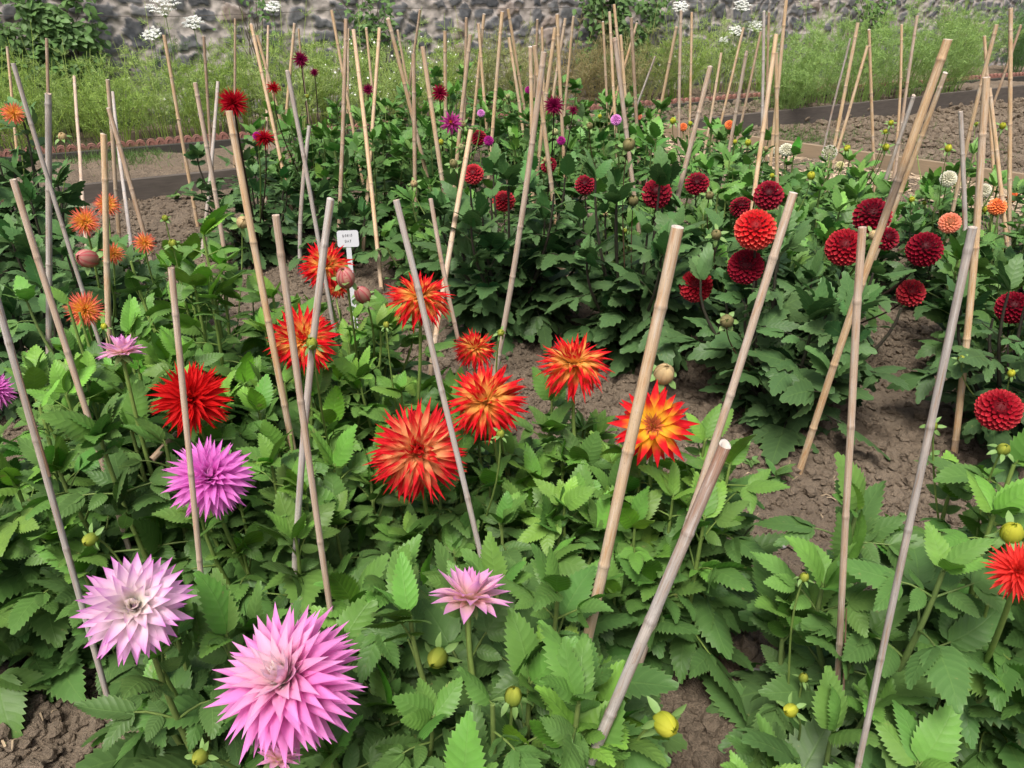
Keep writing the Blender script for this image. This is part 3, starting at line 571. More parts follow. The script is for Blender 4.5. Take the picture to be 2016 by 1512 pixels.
def leaf_at(fo, base, tip, size, col, sc, k): fo.compound(base, tip, size, k, col, sc)
PCOUNT = [0]
PLANTS = []
def plant(*a, **k): PLANTS.append((a, k))
def build_plant(label, x, y, h, r, stems, size, pal, lod, seed, blooms=(), buds=(), group='dahlia plants in the rows', stemcol=None, kk=(3, 5, 5), shoots=True, lean=(0, 0)):
    """blooms: (px, py, diameter px, real size, kind, ax, ay[, az][, label]); buds: (px, py, dpx, size, colour, ax, ay, label)"""
    PCOUNT[0] += 1; g = np.random.default_rng(seed * 13 + 5); base = np.array((x, y, float(soil_z(np.array(x), np.array(y)))))
    root = empty('dahlia_plant', base, label, 'dahlia', group); fo = Foliage(lod, seed); lo, hi = [np.array(q) for q in PAL[pal]]; h = h * (1.17 if lod == 0 and seed not in (4, 5, 8, 9, 13, 23) else 1.10 if seed in (34, 35, 36, 39) else 1.25 if 28 <= seed <= 33 else 1); size = size * (1.15 if lod == 0 else 1.0); sc = np.array(stemcol or STEMC[pal]); sm = MB()
    scl = size / .16
    for i in range(stems):
        a = i * GA + g.uniform(-.4, .4); rr = r * .72 * math.sqrt((i + .6) / stems); hh = h * g.uniform(.66, 1.12) * (1 - .16 * (i / stems) ** 2)
        b0 = base + (math.cos(a) * .03, math.sin(a) * .03, -.02); tip = base + (math.cos(a) * rr + lean[0], math.sin(a) * rr + lean[1], hh * (1 if rr < r * .6 else .92))
        p = bez(b0, b0 + (math.cos(a) * rr * .25, math.sin(a) * rr * .25, hh * .35), tip - (0, 0, hh * .35), tip, 12)
        tube(sm, p, np.linspace(.0075, .0032, 12) * min(1.2, scl), sc * g.uniform(.85, 1.15), 6)
        L = hh; nn = max(3, int(L / (.070 * max(.75, scl)))); az = g.uniform(0, 3.14)
        for j in range(nn):
            t_ = .10 + .9 * (j + .3) / nn; q = p[min(11, int(t_ * 11))] + (p[min(11, int(t_ * 11) + 1)] - p[min(11, int(t_ * 11))]) * ((t_ * 11) % 1)
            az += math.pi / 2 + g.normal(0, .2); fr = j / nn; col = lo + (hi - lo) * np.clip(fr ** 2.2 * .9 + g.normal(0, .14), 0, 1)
            s_ = size * (1.15 - .62 * max(0, fr - .40) / .60) * g.uniform(.8, 1.15); el = R_(g.uniform(-25, 40) + 50 * fr)
            for sg in (0, math.pi):
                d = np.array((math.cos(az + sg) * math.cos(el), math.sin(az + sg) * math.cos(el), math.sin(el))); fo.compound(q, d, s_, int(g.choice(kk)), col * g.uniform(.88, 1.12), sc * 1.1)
        if shoots:                                     # young pale leaves closing over the tip
            for j in range(5):
                a2 = g.uniform(0, 6.28); el = R_(g.uniform(50, 80)); d = np.array((math.cos(a2) * math.cos(el), math.sin(a2) * math.cos(el), math.sin(el))); fo.compound(p[-1], d, size * g.uniform(.35, .68), 1, hi * g.uniform(.95, 1.3), sc)
    fo.finish('foliage', root)
    sm.build('stems', M_stem, root)
    def stalk(pos, ax, rad, Rb, col):
        e = pos - ax * Rb; a = g.uniform(0, 6.28); b0 = base + (math.cos(a) * .03, math.sin(a) * .03, 0); hz = e[2] - base[2]; mid = base * .45 + e * .55
        m1 = np.array((mid[0], mid[1], base[2] + hz * .5)); dn = nrm(-ax * .6 - np.array((0, 0, .8))); p = bez(b0, m1, e + dn * hz * .3, e, 14)
        q = MB(); tube(q, p, np.linspace(rad * 1.5, rad, 14), col, 8); return q.build('flower_stem', M_stem, root)
    for bi, b in enumerate(blooms):
        px, py, dpx, sz, kind, ax, ay = b[:7]; az_ = b[7] if len(b) > 7 else 1; lab = b[8] if len(b) > 8 else None
        pos = un(px, py, sz * F / dpx); A = axis_of(pos, ax, ay, az_); A = nrm(A); ld = 0 if dpx > 55 else 1
        o = bloom(root, pos, A, sz / 2, kind, seed * 31 + bi, lab, ld, float(g.uniform(.80, .98)) if kind in BALL else 1)
        dk = kind in ('ball', 'ballbright', 'ballred', 'balldark', 'wine', 'crimson')
        stalk(pos, A, .0026 if dpx < 60 else .0036, sz * (.3 if kind in BALL else .04), (.045, .022, .022) if dk else np.array(STEMC['lime']) * .9)
    for bi, b in enumerate(buds):
        px, py, dpx, sz, kd_, ax, ay = b[:7]; lab = b[7] if len(b) > 7 else None; pos = un(px, py, sz * F / dpx); A = axis_of(pos, ax, ay)
        BC = {'g': ((.17, .29, .045), (.48, .52, .08)), 'y': ((.46, .54, .05), (.70, .70, .08)), 'c': ((.55, .42, .22), (.78, .62, .34)), 'd': ((.18, .22, .07), (.44, .38, .18)), 's': ((.55, .35, .16), (.78, .42, .38)), 'w': ((.45, .48, .2), (.75, .75, .4))}[kd_]
        bud(root, pos, A, sz / 2, *BC, seed * 57 + bi, True, lab, kd_ == 's')
        stalk(pos, A, .0017 if dpx < 30 else .0026, sz * .5, (.10, .05, .035) if kd_ == 'd' else np.array(STEMC['lime']) * .85)
    return root

# ---- front row: pink
plant('front dahlia with a lilac-edged white bloom, beside bare soil at lower left', -.46, .82, .38, .18, 6, .150, 'mid', 0, 1,
      [(265, 1195, 212, .14, 'pale', .02, .18, 1, 'white bloom with lilac tips')], [(178, 1062, 26, .022, 'g', -.7, -.2, 'green nodding bud')])
plant('front dahlia carrying the biggest bloom, a huge bright pink one', -.24, .80, .36, .22, 7, .140, 'mid', 0, 2,
      [(563, 1340, 300, .19, 'pink', -.36, .50, 1, 'huge pink bloom with a cream heart'), (548, 1497, 90, .055, 'pinkcup', .5, .75, 1, 'half-open pink bloom at the bottom edge')], [(395, 1490, 30, .02, 'g', -.6, -.2)])
plant('front dahlia with one side-on pink cup bloom and nodding green buds', -.02, .80, .40, .24, 8, .150, 'mid', 0, 3,
      [(924, 1183, 162, .12, 'pinkcup', .15, .93, 1, 'pink cup-shaped bloom seen from the side')], [(862, 1295, 38, .03, 'g', -.5, -.5, 'green nodding bud with reflexed sepals'), (1010, 1372, 34, .025, 'g', .1, .8)])
plant('front dahlia with a fat yellow bud beside a grey cane', .10, .77, .34, .13, 6, .150, 'lime', 0, 4, [], [(1310, 1425, 46, .032, 'y', .6, -.3, 'fat yellow bud turned sideways')])
plant('bushy bright green dahlia with small yellow buds between two grey canes', .54, .95, .32, .18, 4, .150, 'blue', 0, 5, [], [(1557, 1398, 26, .02, 'y', -.5, -.4), (1583, 1137, 18, .015, 'g', .2, .8), (1582, 1335, 18, .016, 'g', 0, .8)])
plant('light green dahlia without open flowers, right of the pale grey cane in the lower right', .68, 1.02, .42, .26, 6, .160, 'blue', 0, 6)
plant('tall light green dahlia at the right edge with a coral red bloom and yellow bud', .90, 1.02, .50, .25, 8, .150, 'lime', 0, 7,
      [(2006, 1124, 122, .085, 'coral', -.1, .2, 1, 'coral red bloom cut off by the frame edge')], [(1992, 1050, 40, .030, 'y', 0, .7, 'round yellow bud'), (1975, 885, 24, .02, 'g', .2, .6), (1835, 838, 20, .018, 'g', -.3, .2)])
plant('low leafy dahlia at the very bottom right under the right-hand grey cane', .56, .74, .26, .18, 4, .150, 'blue', 0, 8)
plant('leafy dahlia low at the bottom edge right of the centre', .40, .70, .20, .12, 4, .140, 'blue', 0, 9)
plant('leafy dahlia at the left edge with a half-hidden lilac bloom', -1.02, 1.22, .46, .28, 8, .150, 'lime', 0, 10,
      [(-12, 768, 80, .10, 'pink2', .5, .3, 1, 'lilac pink bloom cut off by the left edge')])
plant('leafy dahlia with a small pale pink cup bloom on a thick stem', -.74, 1.28, .45, .26, 8, .150, 'mid', 0, 11,
      [(240, 697, 92, .09, 'pinkcup', .1, .98, 1, 'small pale pink cup bloom')])
plant('dahlia with a bright pink spiky bloom behind a mottled cane', -.50, 1.22, .40, .24, 11, .128, 'lime', 0, 12,
      [(413, 940, 172, .15, 'pink2', .05, .40, 1, 'bright pink bloom crossed by a cane')])
plant('dark leafy dahlia low on the left between the slanting canes', -.78, 1.22, .26, .2, 5, .150, 'mid', 0, 13)
# ---- second row: red and yellow
plant('dahlia with the pure red spiky bloom behind a tan cane', -.62, 1.52, .42, .26, 11, .128, 'lime', 0, 14,
      [(376, 785, 152, .15, 'red', .0, .15, 1, 'pure red spiky bloom')])
plant('dahlia with the largest shaggy red and cream bloom', -.15, 1.36, .36, .24, 11, .128, 'mid', 0, 15,
      [(822, 888, 204, .19, 'shaggy', 0, .08, 1, 'large shaggy red and cream bloom')], [(985, 855, 16, .015, 'g', 0, .8)])
plant('dahlia with a red bloom opening yellow at the middle, behind the centre cane', .04, 1.40, .38, .24, 11, .128, 'mid', 0, 16,
      [(957, 790, 164, .16, 'redyel', -.28, .55, 1, 'red bloom with yellow inner petals'), (935, 687, 92, .12, 'redyel', .2, .8, 1, 'red bloom half hidden by a leaf')], [(986, 655, 14, .014, 'g', .3, .3)])
plant('dahlia with a red and yellow bloom held up before dark soil', .17, 1.34, .36, .24, 11, .128, 'lime', 0, 17,
      [(1130, 718, 152, .16, 'redyel', 0, .86, 1, 'red and yellow bloom seen from the side')])
plant('dahlia with an open star bloom, brown centred, behind the thick tan cane', .32, 1.30, .38, .22, 10, .128, 'lime', 0, 18,
      [(1286, 838, 166, .16, 'redopen', 0, .12, 1, 'open red star bloom with a yellow ring and brown centre')], [(1307, 737, 40, .04, 'c', .2, .6, 'cream bud about to open')])
plant('leafy dahlia filling the middle under the shaggy red bloom', .02, 1.12, .30, .26, 10, .128, 'mid', 0, 19)
plant('dahlia with a red and yellow bloom crossed by two grey canes', -.50, 1.78, .42, .28, 11, .128, 'lime', 0, 20,
      [(597, 668, 146, .17, 'redyel', -.05, .25, 1, 'red and yellow bloom behind two canes')], [(614, 677, 22, .018, 'g', 0, .8)])
plant('dahlia beside the white plant label with a fiery bloom and striped buds', -.46, 2.1, .40, .26, 10, .128, 'lime', 0, 21,
      [(641, 523, 106, .15, 'redyel', .1, .45, 1, 'fiery red and yellow bloom next to the label'), (665, 565, 50, .09, 'redyel', .5, -.3, 1)], [(680, 548, 36, .044, 's', -.1, .8, 'fat striped pink and cream bud'), (714, 581, 31, .04, 's', -.4, .75, 'striped pink bud leaning left')])
plant('dahlia with a red bloom seen from the side between the leaning canes', -.27, 1.72, .34, .22, 9, .128, 'lime', 0, 22,
      [(826, 588, 136, .16, 'redyel', .05, .90, 1, 'red bloom seen from the side')], [(760, 640, 12, .014, 'g', 0, .9)])
plant('bright green dahlia with many young shoots and small buds, left of centre', -.84, 1.90, .64, .30, 10, .150, 'lime', 0, 23, [], [(478, 438, 24, .035, 'c', .2, .3, 'cream yellow bud'), (340, 480, 16, .02, 'g', 0, .8), (325, 430, 12, .016, 'g', 0, .8)])
plant('leafy green dahlia between the red bloom and the orange blooms', -.98, 1.62, .48, .26, 11, .128, 'lime', 0, 24)
plant('leafy dahlia with dark hollow under it, left of the crossed grey canes', -.33, 1.28, .30, .24, 10, .128, 'mid', 0, 25)
plant('leafy dahlia at lower centre right of the long rusty cane', .19, 1.20, .30, .18, 8, .128, 'mid', 0, 26)
plant('leafy dahlia right of the thick tan cane, at the edge of the bare soil', .37, 1.24, .32, .14, 5, .145, 'lime', 0, 27)
# ---- left: orange
plant('dahlia with a round orange and yellow bloom above big leaves at left', -1.22, 2.02, .36, .30, 7, .170, 'blue', 1, 28,
      [(166, 609, 76, .10, 'orange', 0, .15, 1, 'orange bloom with a yellow heart'), ], [(205, 643, 12, .014, 'y', 0, .8)])
plant('dahlia with two coral orange blooms and a striped bud', -1.52, 2.62, .36, .28, 7, .17, 'dark', 1, 29,
      [(167, 436, 60, .10, 'orange', 0, .3, 1, 'large coral orange bloom'), (211, 403, 52, .10, 'orange', .1, .2, 1, 'coral bloom behind a cane'), (222, 499, 48, .085, 'orange', .2, .5)], [(173, 509, 36, .05, 's', -.7, .3, 'striped bud on its side')])
plant('dahlia with one orange bloom behind a leaning brown cane', -1.32, 2.72, .24, .2, 5, .14, 'mid', 1, 30, [(285, 478, 46, .08, 'orange', .2, .3)])
plant('dahlia at the left edge with a single high orange bloom', -2.22, 3.35, .55, .34, 8, .19, 'dark', 1, 31, [(26, 223, 46, .10, 'orange', 0, .3)], [(123, 270, 16, .035, 'c', 0, .7)])
plant('big-leaved dark dahlia at the left edge below the orange blooms', -1.66, 2.28, .34, .32, 7, .20, 'dark', 1, 32)
plant('dark leafy dahlia behind the two grey canes at far left', -1.95, 3.0, .42, .32, 7, .19, 'dark', 1, 33)
# ---- dark foliage with ball blooms
plant('broad dark leafy dahlia with low small crimson ball behind red blooms', .0, 2.88, .54, .44, 16, .20, 'dark', 1, 34,
      [(932, 343, 38, .085, 'ballred', -.1, .5, 1, 'ball bloom beside the tan cane'), (992, 396, 42, .09, 'ballred', 0, .8, 1, 'half-hidden red ball bloom'), (942, 271, 30, .09, 'ball', 0, .8)], [(893, 322, 16, .03, 'd', -.3, .5), (815, 362, 14, .03, 'c', 0, .6)])
plant('dark leafy dahlia holding a deep red ball up at middle right', .45, 2.66, .55, .44, 17, .20, 'dark', 1, 35,
      [(1293, 381, 54, .10, 'ball', 0, .45, 1, 'round deep red ball bloom'), (1152, 364, 38, .08, 'ball', 0, .7, 1, 'small dark red ball bloom')], [(1247, 395, 20, .035, 'd', 0, .6), (1238, 285, 24, .04, 'd', .2, .6), (1192, 422, 10, .02, 'c', 0, .5), (1230, 455, 10, .02, 'g', 0, .5)])
plant('dark leafy dahlia at the lane with a cluster of crimson balls on black stems', .90, 2.22, .50, .44, 18, .20, 'dark', 1, 36,
      [(1487, 452, 74, .11, 'ballbright', -.1, .5, 1, 'brightest orange-red ball bloom'), (1468, 525, 64, .10, 'ball', 0, .25, 1, 'dark ball bloom below the orange-red one'), (1370, 563, 60, .10, 'ballred', -.2, .4, 1, 'red ball bloom on the left of the plant'), (1663, 487, 68, .11, 'ballred', -.2, .45, 1, 'red ball bloom beside the upright cane')], [(1431, 632, 27, .04, 'd', 0, .1, 'small dark opening bud')])
plant('leafy dahlia behind the lane with three dark balls beside the crossed tan canes', 1.12, 2.72, .46, .34, 9, .17, 'blue', 1, 37,
      [(1717, 426, 66, .105, 'ball', -.15, .7, 1, 'wide dark red ball bloom'), (1746, 470, 42, .08, 'ball', .5, .3), (1820, 491, 62, .10, 'ball', .15, .55, 1, 'dark red ball bloom above the soil lane'), (1793, 577, 50, .085, 'ballred', .35, .35, 1, 'cup-shaped red bloom with a white fleck')], [(1720, 463, 19, .028, 'c', .3, .3)])
plant('dahlia behind with two dark ball blooms touching a tan cane', .92, 3.05, .48, .36, 9, .17, 'mid', 1, 38,
      [(1513, 385, 53, .10, 'ball', 0, .5, 1, 'deep red ball bloom above the orange-red one'), (1459, 408, 42, .09, 'ball', -.3, .8), (1372, 362, 44, .09, 'ball', 0, .75, 1, 'flattened dark ball bloom')], [(1397, 385, 16, .03, 'd', .1, .5), (1410, 462, 20, .03, 'd', 0, .5), (1597, 346, 15, .03, 'y', 0, .7)])
plant('dahlia at the right edge with a crimson ball low over dark leaves', 1.56, 2.02, .42, .38, 12, .18, 'dark', 1, 39,
      [(1966, 807, 76, .105, 'ballred', 0, .2, 1, 'crimson ball bloom at the right edge'), (1994, 606, 58, .095, 'ball', 0, .45, 1, 'dark red ball bloom on the edge of the frame')], [(1893, 707, 14, .02, 'g', -.2, .5), (1991, 735, 14, .02, 'y', 0, .6)])
plant('leafy dahlia at the right edge behind the crimson ball', 1.72, 2.55, .44, .34, 8, .18, 'mid', 1, 40, [(2014, 571, 30, .07, 'ball', 0, .5)])
# ---- back rows
back = [
 ('back dahlia with the brightest red spiky bloom at upper left', -1.30, 3.78, .52, .42, 10, .16, 'dark', [(459, 202, 64, .13, 'crimson', 0, .3, 1, 'bright red spiky bloom'), (521, 272, 46, .10, 'crimson', .1, .9, 1, 'red bloom seen from the side'), (506, 268, 16, .035, 'plum', 0, .5)], []),
 ('back dahlia with two wine red blooms standing above the wild greenery', -1.10, 4.3, .50, .36, 9, .16, 'mid', [(592, 117, 36, .095, 'wine', 0, .3, 1, 'high wine red bloom'), (619, 142, 22, .06, 'wine', 0, .9), (539, 172, 32, .08, 'crimson', .3, .8, 1, 'dark red bloom seen from behind')], [(605, 190, 8, .02, 'g', 0, .5)]),
 ('back dahlia with a small wine bloom between two tan canes', -.72, 4.0, .56, .38, 10, .16, 'mid', [(725, 176, 26, .07, 'wine', .2, .4)], []),
 ('back dahlia with a crimson pincushion bloom and a magenta starry bloom', -.38, 4.0, .60, .38, 10, .16, 'mid', [(866, 183, 38, .09, 'winered', 0, .3, 1, 'crimson pincushion bloom'), (888, 242, 50, .11, 'magenta', -.1, .3, 1, 'ragged magenta bloom with yellow eye'), (947, 223, 14, .035, 'lilac', 0, .5)], [(912, 246, 13, .03, 'd', 0, .5), (908, 290, 13, .03, 'w', 0, .5)]),
 ('back dahlia with a purple pincushion bloom above the centre', .18, 3.95, .58, .38, 10, .16, 'mid', [(1091, 208, 46, .10, 'wine', 0, .3, 1, 'purple pincushion bloom'), (1129, 217, 24, .06, 'wine', .3, .8), (1105, 277, 16, .04, 'plum', 0, .5), (962, 277, 18, .045, 'plum', 0, .5)], [(1093, 260, 13, .03, 'w', 0, .5)]),
 ('back dahlia behind the densest cluster of canes', .15, 4.9, .60, .42, 10, .16, 'mid', [(1040, 177, 13, .045, 'plum', 0, .5), (1070, 187, 13, .045, 'plum', 0, .5)], [(1000, 190, 9, .03, 'w', 0, .6)]),
 ('back dahlia with scattered brown buds, right of the centre canes', .62, 3.85, .56, .38, 10, .17, 'mid', [(1080, 325, 30, .07, 'ball', -.4, .6)], [(1161, 248, 13, .03, 'd', 0, .6), (1240, 282, 8, .02, 'd', 0, .6)]),
 ('back dahlia with a lilac pompom near the pale timber board', .70, 5.0, .52, .40, 9, .16, 'mid', [(1213, 236, 20, .06, 'lilac', 0, .4, 1, 'lilac pompom'), (1257, 229, 13, .045, 'peach', 0, .5)], [(1181, 229, 8, .025, 'y', 0, .6)]),
 ('back dahlia with two small orange pompoms and yellow buds', 1.25, 4.55, .44, .38, 9, .16, 'mid', [(1345, 250, 15, .05, 'orangepom', 0, .5), (1436, 246, 17, .05, 'orangepom', .2, .5)], [(1325, 238, 12, .03, 'y', 0, .6), (1359, 243, 8, .02, 'y', 0, .6)]),
 ('back dahlia of plain green leaves behind the pair of weathered tan canes', 1.12, 3.75, .46, .36, 9, .16, 'mid', [], [(1473, 281, 12, .03, 'y', 0, .6), (1447, 279, 8, .02, 'y', 0, .6), (1508, 293, 9, .02, 'c', 0, .6)]),
 ('back dahlia with the leftmost white pompoms', 1.50, 3.9, .44, .32, 8, .15, 'mid', [(1548, 295, 25, .065, 'white', 0, .7, 1, 'white pompom with half its face hidden'), (1527, 297, 15, .045, 'white', 0, .5)], [(1666, 293, 9, .02, 'y', 0, .7), (1520, 346, 9, .02, 'y', 0, .6)]),
 ('back dahlia with a white pompom showing its green calyx', 1.72, 4.0, .42, .32, 8, .15, 'mid', [(1633, 301, 27, .07, 'white', 0, -.2, -1, 'white pompom seen from behind'), (1654, 325, 15, .045, 'lemon', 0, .7)], [(1668, 292, 12, .03, 'y', .2, .8), (1744, 290, 13, .03, 'y', 0, .6), (1743, 259, 9, .02, 'y', 0, .7), (1754, 242, 10, .022, 'y', 0, .7)]),
 ('back dahlia at right with a cluster of cream white pompoms', 2.20, 3.85, .44, .34, 9, .15, 'mid', [(1867, 352, 29, .07, 'white', 0, .5, 1, 'cream white pompom'), (1885, 361, 15, .045, 'lemon', .2, .5), (1807, 272, 15, .05, 'lemon', 0, .8)], [(1795, 393, 11, .025, 'y', 0, .6), (1820, 400, 8, .02, 'g', 0, .6), (1867, 292, 13, .03, 'y', 0, .8)]),
 ('back dahlia with a white pompom cut by a stout tan cane', 2.45, 3.7, .42, .30, 8, .15, 'mid', [(1937, 375, 26, .07, 'white', -.2, .5)], [(1974, 248, 12, .03, 'y', 0, .7), (1922, 244, 7, .02, 'g', 0, .7)]),
 ('dahlia with a salmon pink pompom in front of the white ones', 1.85, 3.2, .38, .32, 8, .16, 'dark', [(1870, 439, 38, .08, 'peach', 0, .35, 1, 'salmon pink pompom')], []),
 ('dahlia at right edge with orange pompoms and a cream bloom', 2.15, 3.15, .38, .32, 8, .15, 'mid', [(1963, 407, 32, .075, 'orangepom', .2, .7, 1, 'flat orange pompom'), (1994, 387, 19, .05, 'orangepom', 0, .4), (1967, 431, 16, .05, 'white', .2, .4)], [(1940, 412, 12, .03, 'y', 0, .8)]),
 ('plain green dahlia behind the deep red ball at middle right', .55, 3.3, .46, .36, 9, .17, 'mid', [], [(1075, 315, 11, .025, 'c', 0, .6)]),
 ('plain green dahlia between the ball blooms and the white pompoms', 1.42, 3.3, .42, .36, 9, .17, 'mid', [], []),
 ('plain green dahlia left of the densest canes', -.28, 3.45, .44, .34, 9, .18, 'mid', [], [(868, 280, 11, .025, 'y', 0, .6)]),
 ('low plain dahlia in the gap left of the grey leaning cane', -.85, 3.55, .34, .28, 7, .16, 'dark', [], []),
 ('low plain dahlia behind the label and the bare soil', -.42, 3.35, .32, .26, 7, .15, 'mid', [], []),
 ('plain green dahlia at the back between the wine blooms', -.55, 4.9, .58, .40, 9, .16, 'mid', [], []),
 ('plain green dahlia at the back under the upright canes at centre right', 1.3, 5.3, .34, .34, 7, .15, 'mid', [], []),
 ('plain green dahlia in the last row behind the bright red spiky bloom', -1.35, 4.75, .50, .40, 10, .16, 'mid', [], []),
 ('plain green dahlia in the last row left of the slanted cut cane', -.95, 5.3, .58, .42, 10, .16, 'mid', [], []),
 ('plain green dahlia in the last row under the crimson pincushion bloom', -.45, 5.5, .60, .42, 10, .16, 'mid', [], [(760, 215, 6, .02, 'w', 0, .6)]),
 ('plain green dahlia in the last row behind the ragged magenta bloom', .02, 5.6, .62, .42, 10, .16, 'mid', [], []),
 ('plain green dahlia in the last row beneath the narrow X of canes', .42, 5.7, .60, .42, 10, .16, 'mid', [], []),
 ('plain green dahlia in the last row near the end of the pale timber board', .80, 5.75, .52, .40, 10, .16, 'mid', [], []),
 ('plain green dahlia beneath the long split tan cane', 1.70, 3.55, .40, .34, 8, .16, 'mid', [], []),
]
for i, (lb, x, y, h, r, s, sz, pal, bl, bu) in enumerate(back):
    plant(lb, x, y, h, r, s, sz, 'back' if pal == 'mid' else pal, 1, 60 + i, bl, bu)

